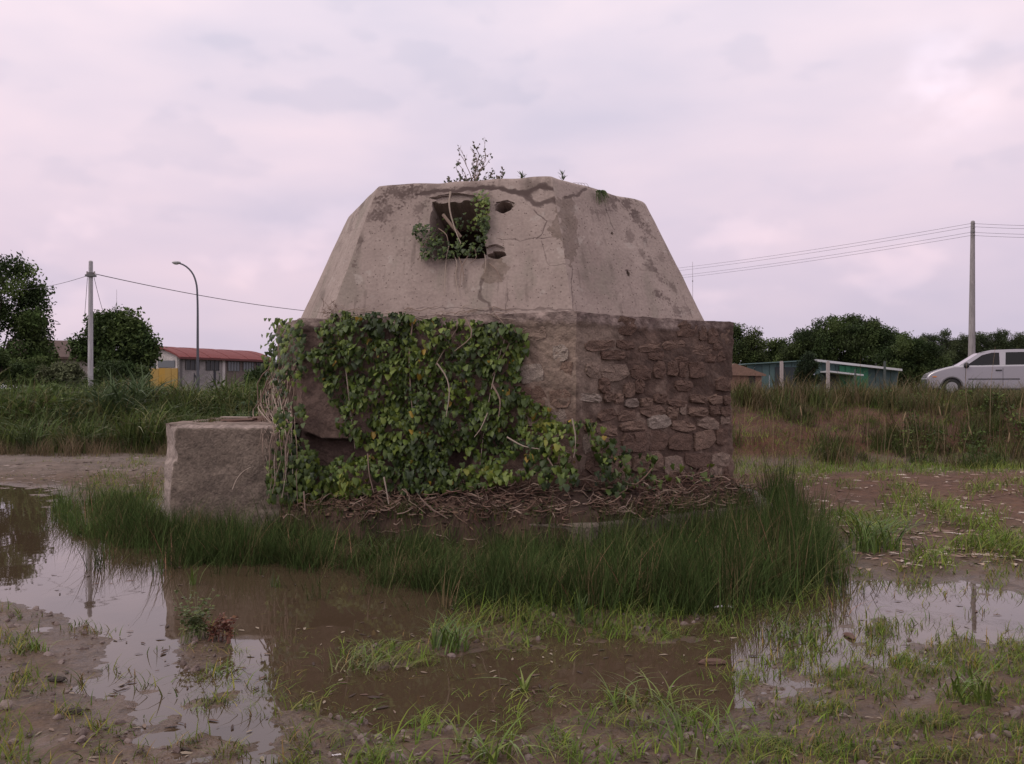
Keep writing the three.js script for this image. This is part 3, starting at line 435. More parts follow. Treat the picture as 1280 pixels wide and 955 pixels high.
// ---- plants on the roof
function roofPoint(px, back) { const d = 9.75 + back, x = (px - CX) / F * d; return V(x, 3.84, -d); }
{ const r = rng(31), p0 = roofPoint(590, .1), plant = thing('dry_shrub', 'half bare shrub with thin twigs growing on top of the bunker', 'shrub', p0), lv = [];
  const branch = (p, dir, len, rad, depth) => { const pts = [p]; let q = p.clone(), d = dir.clone(); for (let k = 0; k < 4; k++) { d.add(V(r.sign() * .22, .06 + r.sign() * .12, r.sign() * .2)).normalize(); q = q.clone().addScaledVector(d, len / 4); pts.push(q); } mesh('branch', tube(pts, rad, rad * .5, 5), stemMat, plant);
    for (let k = 1; k < 5; k++) { if (depth < 2 && r() < .62) branch(pts[k], d.clone().add(V(r.sign() * .9, .25 + r.sign() * .3, r.sign() * .7)).normalize(), len * r.range(.35, .6), rad * .6, depth + 1); if (depth > 0) for (let i = 0; i < 3; i++) if (r() < .16) lv.push({ m: leafBasis(pts[k].clone().add(V(r.sign() * .015, r.sign() * .015, 0)), V(r.sign(), r(), 1), r.sign() * 2, r.range(.016, .034)), c: [[.06, .07, .03], [.1, .075, .05], [.045, .06, .03]][Math.floor(r() * 3)] }); } };
  [[.05, 1, 0, .42, .009], [-.35, 1, .1, .4, .006], [.45, 1, 0, .38, .006], [-.9, .5, .1, .3, .005], [.95, .35, 0, .3, .005], [-.6, .9, -.2, .3, .005], [.2, 1, .2, .3, .005], [-1, .2, 0, .28, .004], [1, .22, .1, .32, .004], [.7, .7, .1, .26, .004]].forEach(([x, y, z, l, w]) => branch(V(r.sign() * .05, -.03, r.sign() * .05), V(x, y, z).normalize(), l * .82, w, 0));
  for (let i = 0; i < 50; i++) { const x = -.1 + r.sign() * .2; lv.push({ m: leafBasis(V(x, .0 + r() * .07, r.sign() * .08), V(r.sign(), r(), 1), r.sign() * 2, r.range(.02, .045)), c: [[.05, .06, .03], [.09, .07, .05]][i % 2] }); }
  scatter('leaves', ivyGeo, leafMat([1, 1, 1], .2, .7), lv, plant);
}
function rosette(label, p, h, seed) { const r = rng(seed), plant = thing('roof_weed', label, 'weed', p), n = 7; mesh('stem', tube([V(0, -.04, 0), V(.01, h * .5, 0), V(.02, h, 0)], .004, .002, 5), std([.1, .12, .05], .9), plant);
  for (let i = 0; i < n * 2; i++) { const a = r() * 6.283, y = h * r.range(.25, 1), q = new THREE.Shape([[0, 0], [.014, .03], [.01, .07], [0, .1], [-.01, .07], [-.014, .03]].map(([x, yy]) => new THREE.Vector2(x, yy))), g = new THREE.ShapeGeometry(q); g.rotateX(-r.range(.2, 1.3)); g.rotateY(a); g.scale(h * 6.5, h * 6.5, h * 6.5); g.translate(0, y, 0); mesh('leaf', g, leafMat([.06, .085, .035], .25), plant); } }
rosette('tiny upright weed just right of the dry shrub on the roof', roofPoint(652, .1), .12, 3); rosette('tiny leafy weed over the cracked front corner of the roof', roofPoint(703, .1), .11, 5);
{ const p = hit(751, 240, capRight.p, capRight.n), plant = thing('roof_grass_tuft', 'small green grass tuft hanging from a crack in the right roof edge', 'grass tuft', p), r = rng(5);
  for (let i = 0; i < 46; i++) { const a = r.sign() * .5, l = r.range(.06, .2), q = [V(r.sign() * .06, .02 * r(), .0), V(a * .1, .03 - l * .2, .04), V(a * .16 + .02, -l * .8, .06)]; mesh('blade', tube(q, .005, .001, 3, 4), ivyMats[[1, 2, 0][i % 3]], plant); }
  for (let i = 0; i < 5; i++) mesh('stalk', tube([V(-.12 - .04 * i, .03, 0), V(-.16 - .03 * i, .1, 0), V(-.22 - .03 * i, .09 + .03 * r(), 0)], .003, .001, 3), stemMat, plant);
}
// ---- dead brush along the foot of the walls
{
  const r = rng(37), pos = [], idx = [], col = [], uv = [];
  const line = [[-2.36, 9.55], [-1.2, 9.28], [.64, 8.82], [1.6, 9.5], [2.5, 10.14]], cum = [0]; for (let i = 1; i < line.length; i++) cum.push(cum[i - 1] + Math.hypot(line[i][0] - line[i - 1][0], line[i][1] - line[i - 1][1]));
  const total = cum[cum.length - 1], along = (s) => { let i = 1; while (i < line.length - 1 && cum[i] < s) i++; const t = (s - cum[i - 1]) / (cum[i] - cum[i - 1]), a = line[i - 1], b = line[i]; const L = cum[i] - cum[i - 1]; return [lerp(a[0], b[0], t), lerp(a[1], b[1], t), (b[1] - a[1]) / L, -(b[0] - a[0]) / L]; };
  const moundH = (s, o) => .235 + (.3 * smooth(.5, -.05, o) + .06 * fbm(s * 2, o * 3, 3, 3)) * (.55 + .5 * smooth(.4, 2.6, s)) - .5 * smooth(.34, .44, o);
  const NS = 170, NO = 14; for (let i = 0; i <= NS; i++) for (let j = 0; j <= NO; j++) { const s = total * i / NS, o = -.1 + .56 * j / NO, [x, d, nx, nd] = along(s); pos.push(x + nx * o, moundH(s, o) + .02 * N(s * 9, o * 9, 2), -(d + nd * o)); const b = fbm(s * 5, o * 5, 4, 3); col.push(...mix3([.05, .03, .022], [.12, .072, .052], clamp(.5 + 1.5 * b))); uv.push(s, o); }
  for (let i = 0; i < NS; i++) for (let j = 0; j < NO; j++) { const k = i * (NO + 1) + j, w = NO + 1; idx.push(k, k + 1, k + w, k + 1, k + w + 1, k + w); }
  tag(mesh('litter_mound', geo(pos, idx, uv, col), new THREE.MeshPhysicalMaterial({ vertexColors: true, map: grainTex, roughness: 1, bumpMap: bumpTex, bumpScale: .03, side: THREE.DoubleSide })), 'heap of rotted brown leaf litter along the foot of the bunker walls', 'leaf litter', null, 'stuff');
  const shapes = [0, 1, 2, 3].map((k) => { const q = rng(60 + k), pts = [V(-.5, 0, 0)]; for (let i = 1; i < 6; i++) pts.push(V(-.5 + i * .2, q.sign() * .09, q.sign() * .1)); return tube(pts, .011, .004, 4, 8); });
  const tints = [[.19, .12, .088], [.13, .072, .052], [.29, .21, .165], [.085, .048, .036], [.16, .092, .068]];
  for (let k = 0; k < 4; k++) { const list = []; for (let i = 0; i < 190; i++) { const s = total * Math.pow(r(), .85), o = r.range(-.02, .42), [x, d, nx, nd] = along(s), big = r() < .06; if (s < .9 && r() < .6) continue;
      list.push({ p: V(x + nx * o, moundH(s, o) + .01 + .1 * r() * r(), -(d + nd * o)), q: yaw(r() * 6.283).multiply(new THREE.Quaternion().setFromAxisAngle(V(0, 0, 1), r.sign() * (big ? .7 : .35))), s: V(r.range(.18, .5) * (big ? 1.5 : 1), r.range(.4, .8), r.range(.4, .8)).multiplyScalar(1), c: tints[Math.floor(r() * 5)] }); }
    tag(scatter('dead_brush', shapes[k], twigMat, list), ['tangle of dead brown twigs heaped below the ivy', 'thin curved dead stems lying among the brush by the wall', 'dry broken vine pieces strewn along the bunker footing', 'grey brittle sticks mixed into the brush at the wall foot'][k], 'dead brush'); }
  { const flake = geo([-.5, 0, -.1, -.1, .06, -.25, .5, .01, -.05, .4, .04, .15, -.2, .07, .25], [0, 4, 1, 1, 4, 3, 1, 3, 2]), list = []; for (let i = 0; i < 2600; i++) { const s = total * r(), o = r.range(-.02, .44), [x, d, nx, nd] = along(s), k = r.range(.02, .08); list.push({ p: V(x + nx * o, moundH(s, o) + .012, -(d + nd * o)), q: tilted(r, .7), s: k, c: [[.14, .085, .055], [.09, .052, .036], [.2, .13, .09], [.06, .036, .026], [.05, .06, .022]][i % 5] }); } tag(scatter('fallen_leaves', flake, std([1, 1, 1], .95, { side: THREE.DoubleSide }), list), 'brown fallen ivy leaves covering the bunker footing', 'fallen leaves'); }
  { const list = []; for (let i = 0; i < 420; i++) { const s = total * r(), o = r.range(.12, .5), [x, d, nx, nd] = along(s); list.push({ p: V(x + nx * o, Math.min(moundH(s, Math.min(o, .4)), .25) - .01, -(d + nd * o)), q: tilted(r, .3), s: r.range(.08, .26), c: [[.075, .11, .026], [.05, .078, .02], [.1, .125, .035], [.12, .095, .05]][i % 4] }); } tag(scatter('grass', blades(9, 77, { w: .05, spread: .5, lean: .5, droop: .6, dry: .15 }), leafMat([1, 1, 1], .25, .85, { vertexColors: true, specularIntensity: .4 }), list), 'weak grass growing through the twigs on the bunker footing', 'grass'); }
  const sticks = [['long pale stick lying across the brush left of the front corner', [[525, 622], [540, 636], [560, 648]]], ['pale bent stick jutting from the brush below the low ivy', [[676, 606], [688, 620], [694, 636]]], ['grey curved stick arching over the brush at the front corner', [[700, 590], [712, 604], [720, 618]]], ['slim grey stick leaning against the wall foot under the ivy', [[480, 596], [483, 612], [486, 630]]], ['short pale stick standing in the water before the footing', [[380, 614], [381, 628], [382, 642]]], ['forked dry vine leaning on the front of the concrete block', [[291, 612], [297, 598], [306, 588], [314, 584]]], ['long thin stick low among the rushes before the footing', [[650, 642], [680, 640], [712, 632]]]];
  sticks.forEach(([label, q], i) => { const d = i === 5 ? 9.42 : i === 4 ? 8.9 : 8.75 + .12 * i % .3; tag(mesh('stick', tube(q.map(([x, y]) => at(x, y, d)), .009, .005, 6), i % 2 ? paleStem : stemMat), label, 'stick'); });
}

// ------------------------------------------------------------------ rushes, grass and litter on the mud
const groundSpot = (px, py) => { const p = groundAt(px, py); return p; };
const wellOff = (x, z) => { const v = V(x - CENTRE.x, 0, z - CENTRE.z), k = v.length(); v.multiplyScalar((k - .42) / k); return !inside(BASE, v.x + CENTRE.x, -(v.z + CENTRE.z)) && !(x > -3.8 && x < -2.5 && z < -9.45 && z > -11.5); };
const rushMat = leafMat([1, 1, 1], .1, .95, { vertexColors: true, specularIntensity: .3 }), grassMat = leafMat([1, 1, 1], .3, .85, { vertexColors: true, specularIntensity: .4 });
{
  const sets = [[ // [label, polygon of feet, tries, height range]
    'tall dark green rushes massed in front of the right half of the bunker', [[640, 690], [700, 680], [780, 670], [880, 654], [935, 634], [1000, 646], [1032, 690], [1018, 722], [960, 742], [880, 762], [770, 768], [690, 764], [640, 742]], 1400, [.34, .8]], [
    'dark green rushes standing in the pool below the ivy', [[396, 676], [470, 682], [560, 680], [650, 684], [650, 752], [600, 756], [520, 734], [430, 714]], 640, [.26, .54]], [
    'band of dark rushes in the water before the concrete block', [[120, 652], [200, 660], [300, 666], [400, 672], [420, 712], [330, 712], [230, 704], [150, 688]], 880, [.38, .6]], [
    'loose short rushes thinning out at the right end of the stand', [[985, 668], [1030, 672], [1062, 690], [1050, 722], [1000, 748], [930, 764], [960, 735], [1000, 715]], 150, [.22, .5]], [
    'thin light green rushes at the pool edge left of the block', [[70, 632], [130, 620], [196, 626], [200, 668], [120, 676], [80, 660]], 300, [.28, .5]]];
  const shapes = [11, 12, 13].map((s) => blades(15, s, { h: [.3, 1], w: .007, spread: .12, lean: s === 13 ? .45 : .14, droop: s === 12 ? .35 : .12, seg: 4, dry: .07 }));
  sets.forEach(([label, poly, n, hh], k) => {
    const r = rng(70 + k), lists = [[], [], []], xs = poly.map((p) => p[0]), ys = poly.map((p) => p[1]);
    for (let i = 0, c = 0; c < n && i < n * 20; i++) {
      const px = r.range(Math.min(...xs) - 12, Math.max(...xs) + 12), py = r.range(Math.min(...ys) - 8, Math.max(...ys) + 8), w = 26 * fbm(px * .022, py * .05, 2, 3);
      if (!inside(poly, px + w, py + w)) { if (r() > .05) continue; } const g = fbm(px * .025, py * .05, 7 + k, 3); if (g > .04 && r() < .86) continue;
      const p = groundSpot(px, py); if (!wellOff(p.x, p.z)) continue; c++; p.y -= .04;
      const s = r.range(...hh) * (k === 0 ? lerp(.72, 1.1, smooth(650, 980, px)) : 1) * (1 + .9 * fbm(px * .018, py * .04, 3, 3)) * (r() < .25 ? .6 : 1), light = k === 4 ? 2 : k === 3 ? 1.6 : 1.3 + .9 * Math.max(0, g) + r.sign() * .5, dry = r() < .08;
      lists[i % 3].push({ p, q: tilted(r, .12), s: V(.9, s, .9), c: dry ? [.15, .115, .06] : [.036 * light, .056 * light, .016 * light] });
    }
    lists.forEach((l, i) => { const o = scatter('rushes', shapes[i], rushMat, l); tag(o, i ? `${label}, ${i === 1 ? 'the stems set between the others' : 'the stems at the back of the stand'}` : label, 'rushes'); o.userData.group = ['rushes before the right half', 'rushes below the ivy', 'rushes before the block', 'rushes thinning out', 'rushes at the pool edge'][k]; o.userData.label = label; });
  });
}
// sparse grass on the silt
const grassTints = [[.15, .215, .034], [.12, .185, .03], [.19, .235, .042], [.09, .145, .026], [.19, .185, .06]];
function meadow(name, label, seed, n, region, opt) {
  const r = rng(seed), shape = blades(opt.n ?? 5, seed, { h: [.4, 1], w: (opt.w ?? .05) * 1.05, spread: opt.spread ?? .75, lean: .9, droop: .8, seg: 3, dry: opt.dry ?? .08 }), list = [];
  for (let i = 0; list.length < n && i < n * 40; i++) {
    const px = r.range(region[0], region[1]), py = r.range(region[2], region[3]); if (r() > opt.mask(px, py)) continue;
    const p = groundSpot(px, py); if (!wellOff(p.x, p.z) || p.y < (opt.low ?? -.02) || p.y < 0 && r() < .5) continue;
    p.y -= .004; const s = r.range(...opt.size), t = grassTints[Math.floor(r() * 5)], v = r.range(.7, 1.2) * (opt.tone ?? 1);
    list.push({ p, q: tilted(r, .25), s: V(s, s * r.range(.6, 1.2), s), c: [t[0] * v, t[1] * v, t[2] * v] });
  }
  return tag(scatter(name, shape, grassMat, list), label, 'grass');
}
const patchy = (px, py, f, t) => smooth(t, t + .22, fbm(px * f, py * f * 2, 3, 3));
meadow('grass', 'short yellow green grass thick on the mud in the bottom right corner', 101, 1250, [930, 1290, 775, 990], { size: [.04, .105], w: .06, mask: (x, y) => (.14 + .85 * patchy(x, y, .016, -.06)) * smooth(900, 1080, x + (y - 830) * .4) });
meadow('grass', 'scattered grass blades along the near edge of the pool', 102, 640, [380, 960, 770, 985], { size: [.045, .13], w: .055, low: -.035, mask: (x, y) => .08 + .9 * patchy(x, y, .018, .0) * (y > 905 ? .8 : 1) });
meadow('grass', 'few small grass tufts on the wet silt at the bottom left', 103, 340, [-10, 390, 735, 985], { size: [.05, .12], w: .06, low: -.02, mask: (x, y) => patchy(x, y, .02, .02) });
meadow('grass', 'thin grass poking out of the shallow water right of the rushes', 104, 800, [900, 1290, 690, 850], { size: [.045, .12], w: .05, low: -.03, dry: .2, mask: (x, y) => .15 + .85 * patchy(x, y, .018, -.05) });
meadow('grass', 'green grass patches on the dry earth at the foot of the right bank', 105, 3000, [905, 1290, 572, 720], { size: [.08, .24], w: .045, mask: (x, y) => smooth(612, 588, y) * .9 + .5 * patchy(x, y, .02, .0) * (x > 1040 && y > 610 ? 1 : .25) });
meadow('grass', 'grass strip along the muddy track on the far left', 106, 1500, [-10, 260, 556, 660], { size: [.08, .2], w: .045, mask: (x, y) => (y < 574 ? .9 : .05) + .7 * patchy(x, y, .02, .05) * smooth(60, 140, x) + (x > 110 && y > 595 && y < 632 ? .5 : 0) });
meadow('grass', 'tiny grass seedlings showing through the brown water', 107, 900, [230, 900, 700, 890], { size: [.04, .09], w: .05, n: 6, low: -.07, mask: (x, y) => .1 + .7 * patchy(x, y, .022, .08) });

meadow('grass', 'fresh grass blades fringing the front of the rushes', 108, 330, [560, 1030, 735, 800], { size: [.08, .22], w: .04, low: -.06, mask: (x, y) => .2 + .8 * patchy(x, y, .02, -.05) });
// bits of reed, leaves and crumbs of mud
{
  const flake = geo([-.5, 0, -.1, -.1, .03, -.2, .5, .01, -.05, .4, .02, .12, -.2, .04, .2], [0, 4, 1, 1, 4, 3, 1, 3, 2]), m = std([1, 1, 1], .9, { side: THREE.DoubleSide });
  const put = (label, seed, n, reg, tints, size, mask) => { const r = rng(seed), list = []; for (let i = 0; list.length < n && i < n * 40; i++) { const px = r.range(reg[0], reg[1]), py = r.range(reg[2], reg[3]); if (r() > mask(px, py)) continue; const p = groundSpot(px, py); if (!wellOff(p.x, p.z)) continue; p.y = Math.max(p.y, 0) + .004; const s = r.range(...size); list.push({ p, q: tilted(r, .25), s: V(s, s, s * r.range(.3, 1)), c: tints[Math.floor(r() * tints.length)] }); } tag(scatter('litter', flake, m, list), label, 'litter'); };
  put('dry broken reed bits strewn over the red earth at the right', 201, 1500, [985, 1290, 592, 715], [[.34, .25, .19], [.26, .17, .13], [.44, .36, .3], [.16, .09, .07]], [.04, .16], (x, y) => .3 + patchy(x, y, .02, -.05));
  put('dark rotten leaves floating and lying around the pool', 202, 520, [-10, 1290, 690, 985], [[.045, .028, .022], [.07, .042, .03], [.1, .06, .045]], [.02, .075], (x, y) => .08 + patchy(x, y, .012, .02));
  put('pale straw fragments scattered on the near mud', 203, 330, [-10, 1290, 780, 985], [[.24, .19, .14], [.17, .12, .09]], [.015, .06], (x, y) => .2 + patchy(x, y, .015, 0));
  put('gravelly crumbs on the muddy track at the far left', 204, 700, [-10, 230, 566, 612], [[.2, .15, .13], [.3, .24, .21], [.12, .08, .06]], [.04, .14], () => 1);
}
{ // crumbs of silt
  const g = new THREE.IcosahedronGeometry(.5, 1), q = g.attributes.position; for (let i = 0; i < q.count; i++) { const x = q.getX(i), y = q.getY(i), z = q.getZ(i), k = 1 + .5 * N(x * 2.3, y * 2.3, z * 2.3); q.setXYZ(i, x * k, y * k * .6, z * k); } g.computeVertexNormals();
  const r = rng(205), list = []; for (let i = 0; list.length < 1500 && i < 40000; i++) { const px = r.range(-10, 1290), py = r.range(640, 985); if (r() > .1 + patchy(px, py, .014, 0)) continue; const p = groundSpot(px, py); if (p.y < .0 || !wellOff(p.x, p.z)) continue; const s = Math.pow(r(), 3) * .05 + .008; list.push({ p, q: tilted(r, 3), s, c: [[.13, .09, .078], [.09, .06, .05], [.17, .125, .11]][i % 3] }); }
  tag(scatter('mud_crumbs', g, std([1, 1, 1], .7), list), 'small clods of mud lying on the silt', 'mud crumbs');
}
// plants that stand out one by one
function tuft(label, px, py, seed, n, h, opt, tint, parent = 'grass_tuft') {
  const r = rng(seed), p = groundSpot(px, py); p.y = Math.max(p.y, -.03) - .01; const plant = thing(parent, label, 'grass tuft', p);
  for (let i = 0; i < n; i++) { const g = blades(1, seed * 50 + i, { h: [h * .55, h], w: opt.w ?? .014, spread: opt.spread ?? .06, lean: opt.lean ?? .6, droop: opt.droop ?? .8, seg: 7 }); mesh('blade', g, grassSolo[tint[Math.floor(r() * tint.length)]], plant); }
  return plant;
}
const grassSolo = [[.125, .19, .035], [.1, .16, .03], [.17, .21, .045], [.06, .1, .025], [.2, .17, .08]].map((c) => leafMat(c, .3, .55, { vertexColors: true }));
tuft('grass seedling with one long bent leaf standing alone in the brown water', 655, 862, 31, 6, .2, { w: .018, spread: .015, lean: .5, droop: 1.2 }, [0, 2]);
tuft('bushy grass tuft on the mud bar in the middle of the pool', 562, 812, 32, 60, .26, { w: .01, spread: .12 }, [0, 1, 1, 3]);
tuft('broad leaved grass arching at the bottom edge of the pool', 600, 946, 33, 16, .23, { w: .013, spread: .14, lean: .8, droop: 1.1 }, [0, 2, 0]);
tuft('long bladed grass in front of the brown pool at lower centre right', 880, 938, 34, 22, .22, { w: .011, spread: .16, lean: .7, droop: .9 }, [0, 2, 1]);
tuft('wide bladed grass tuft on the mud near the right edge', 1215, 884, 35, 30, .24, { w: .011, spread: .12, lean: .6, droop: .9 }, [0, 2, 0]);
tuft('leafy grass clump on the bare earth between rushes and right bank', 1092, 692, 36, 90, .5, { w: .014, spread: .22, lean: .5, droop: .8 }, [1, 3, 0, 1]);
tuft('upright grass stems just before the right rushes', 725, 778, 37, 18, .3, { w: .012, spread: .05, lean: .25, droop: .3 }, [1, 1, 3]);
tuft('curved grass clump in the shallow water lower right of the brown pool', 800, 880, 38, 30, .2, { w: .011, spread: .18, lean: .9, droop: 1 }, [0, 2, 2]);
tuft('matted pale grass on the mud bar left of the bushy tuft', 450, 830, 39, 80, .13, { w: .008, spread: .22, lean: 1, droop: 1 }, [0, 4, 2]);
tuft('short grass clump in wet silt below the reddish weed', 280, 838, 40, 40, .1, { w: .008, spread: .09, lean: .8, droop: .8 }, [0, 2, 1]);
tuft('upright grass sprig in the water above the reddish weed', 242, 730, 41, 16, .26, { w: .009, spread: .05, lean: .25, droop: .3 }, [1, 0]);
tuft('thin grass sprig near the rushes left of the middle', 345, 733, 42, 14, .2, { w: .008, spread: .05, lean: .25, droop: .3 }, [1, 3]);
tuft('fresh green tuft at the left rim of the wet silt', 40, 818, 43, 44, .1, { w: .008, spread: .1, lean: .8, droop: .8 }, [0, 2]);
tuft('green tuft between the two right pools', 992, 800, 44, 60, .16, { w: .009, spread: .16, lean: .8, droop: .8 }, [0, 1, 2]);
tuft('bright grass tuft on the mud bar before the rushes', 470, 700, 45, 50, .36, { w: .01, spread: .14, lean: .5, droop: .7 }, [0, 1, 3]);
{ // a bushy weed, half green and half rust red
  const r = rng(57), p = groundSpot(250, 804); const plant = thing('weed', 'feathery weed half green half rust red on a mud spit in the pool', 'weed', p), leaf = geo([0, 0, 0, .5, .25, .04, 1, 0, 0, .5, -.25, .04], [0, 3, 1, 1, 3, 2]), g = [], rd = [];
  for (let i = 0; i < 46; i++) { const red = i > 26, x0 = red ? .06 + r() * .16 : -.1 + r() * .14, a = r() * 6.283, l = red ? r.range(.09, .17) : r.range(.16, .32), top = V(x0 + Math.cos(a) * l * .45, l, Math.sin(a) * l * .45), mid = V(x0 + Math.cos(a) * l * .12, l * .55, Math.sin(a) * l * .12), st = [V(x0, -.01, r.sign() * .07), mid, top];
    mesh('stem', tube(st, .0028, .001, 4), red ? std([.16, .06, .04], .8) : std([.12, .13, .05], .8), plant);
    for (let k = 0; k < 15; k++) { const t = r.range(.2, 1), q = t < .5 ? st[0].clone().lerp(mid, t * 2) : mid.clone().lerp(top, t * 2 - 1), s = r.range(.018, .036); (red ? rd : g).push({ p: q, q: tilted(r, 1.2), s: V(s, s, s * 1.2), c: red ? [[.17, .06, .035], [.12, .045, .03], [.2, .1, .05]][k % 3] : [[.1, .14, .04], [.14, .16, .05], [.07, .1, .03]][k % 3] }); } }
  scatter('green_leaves', leaf.clone().rotateX(-Math.PI / 2), leafMat([1, 1, 1], .3), g, plant); scatter('red_leaves', leaf.clone().rotateX(-Math.PI / 2), leafMat([1, 1, 1], .3), rd, plant);
}
// small things lying about
function pebble(name, label, px, py, w, h, d, c, seed, cat = 'stone') { const g = new THREE.IcosahedronGeometry(.5, 3), q = g.attributes.position; for (let i = 0; i < q.count; i++) { const x = q.getX(i), y = q.getY(i), z = q.getZ(i), k = 1 + .35 * N(x * 2.2 + seed, y * 2.2, z * 2.2) + .12 * N(x * 6, y * 6 + seed, z * 6); q.setXYZ(i, x * k * w, y * k * h, z * k * d); } g.computeVertexNormals(); const o = mesh(name, g, std(c, .85, { bumpMap: bumpTex, bumpScale: .006 })); const p = groundSpot(px, py); o.position.set(p.x, Math.max(0, p.y) + h * .3, p.z); return tag(o, label, cat); }
pebble('stone', 'small grey brown stone at the left edge of the mud', 9, 892, .06, .055, .05, [.27, .21, .18], 3);
pebble('mud_clod', 'dark flat clod of mud beside the small stone at lower left', 95, 892, .085, .03, .05, [.045, .03, .024], 8, 'clod');
pebble('mud_clod', 'dark clod in the wet silt above the lower left puddle', 72, 855, .09, .03, .05, [.05, .035, .028], 12, 'clod');
pebble('wood_chunk', 'short brown piece of rotten wood floating at the right of the brown pool', 890, 829, .15, .035, .05, [.13, .075, .055], 15, 'wood');
pebble('wood_chunk', 'reddish splinter of wood in the puddle right of the rushes', 1062, 796, .05, .03, .14, [.13, .07, .055], 18, 'wood');
pebble('mud_clod', 'lone dark clod on the mud at lower right', 968, 933, .035, .02, .03, [.05, .035, .03], 21, 'clod');
function scrap(label, px, py, s, seed, c = [.72, .68, .7]) { const r = rng(seed), n = 9, pos = [], idx = []; for (let j = 0; j <= 4; j++) for (let i = 0; i <= n; i++) { const u = i / n - .5, v = j / 4 - .5; pos.push(u * s * (1 + .3 * r.sign()), .012 + s * .16 * Math.abs(N(u * 5 + seed, v * 5, 2)) + .1 * s * r(), v * s * .35 * (1 + .5 * r.sign())); } for (let j = 0; j < 4; j++) for (let i = 0; i < n; i++) { const k = j * (n + 1) + i; idx.push(k, k + n + 1, k + 1, k + 1, k + n + 1, k + n + 2); } const o = mesh('plastic_scrap', geo(pos, idx), std(c, .5, { side: THREE.DoubleSide })), p = groundSpot(px, py); o.position.set(p.x, Math.max(0, p.y), p.z); o.rotation.y = r.sign() * .6; return tag(o, label, 'litter'); }
scrap('crumpled white plastic scrap in the shallow water before the rushes', 905, 762, .13, 4); scrap('small white scrap at the bottom edge of the mud', 421, 948, .035, 7); scrap('small pale scrap on the earth just beside the rushes', 1036, 682, .09, 9, [.5, .45, .42]); scrap('pale flake of litter on the red earth at the right', 1195, 678, .08, 12, [.5, .46, .43]);
{ // rubble on top of the block
  const r = rng(88), b = thing('rubble', 'broken brown tile and dirt lying on top of the concrete block', 'rubble', V(-3.1, 1.15, -10.1)); b.scale.set(.75, .7, .8);
  mesh('tile', box(-.28, .2, .045, .075, -.12, .12).rotateZ(.03), std([.26, .17, .135], .9, { map: grainTex }), b); mesh('tile', box(-.2, .3, .005, .04, -.16, .1).rotateY(.12), std([.19, .115, .09], .9, { map: grainTex }), b); mesh('tile', box(-.3, .12, .08, .1, -.1, .1).rotateZ(-.02), std([.35, .28, .235], .9, { map: grainTex }), b);
  const g = new THREE.IcosahedronGeometry(.5, 2), q = g.attributes.position; for (let i = 0; i < q.count; i++) { const x = q.getX(i), y = q.getY(i), z = q.getZ(i), k = 1 + .4 * fbm(x * 3, y * 3, z * 3, 3); q.setXYZ(i, x * k * 1.2, y * k * .2, z * k * .7); } g.computeVertexNormals(); g.translate(.3, 0, -.4); mesh('dirt', g, std([.14, .085, .065], 1, { bumpMap: bumpTex, bumpScale: .02 }), b);
  const list = []; for (let i = 0; i < 60; i++) list.push({ p: V(r.range(-.6, -.25), 0, r.range(-.7, .3)), q: tilted(r, .5), s: r.range(.05, .13), c: [[.1, .11, .04], [.16, .11, .06], [.07, .09, .03]][i % 3] }); for (let i = 0; i < 40; i++) list.push({ p: V(r.range(.2, .6), .03, r.range(-.7, .1)), q: tilted(r, .5), s: r.range(.04, .1), c: [.15, .09, .06] }); scatter('weeds', blades(12, 5, { w: .06, spread: .4, lean: .9, droop: .6 }), grassMat, list, b);
}

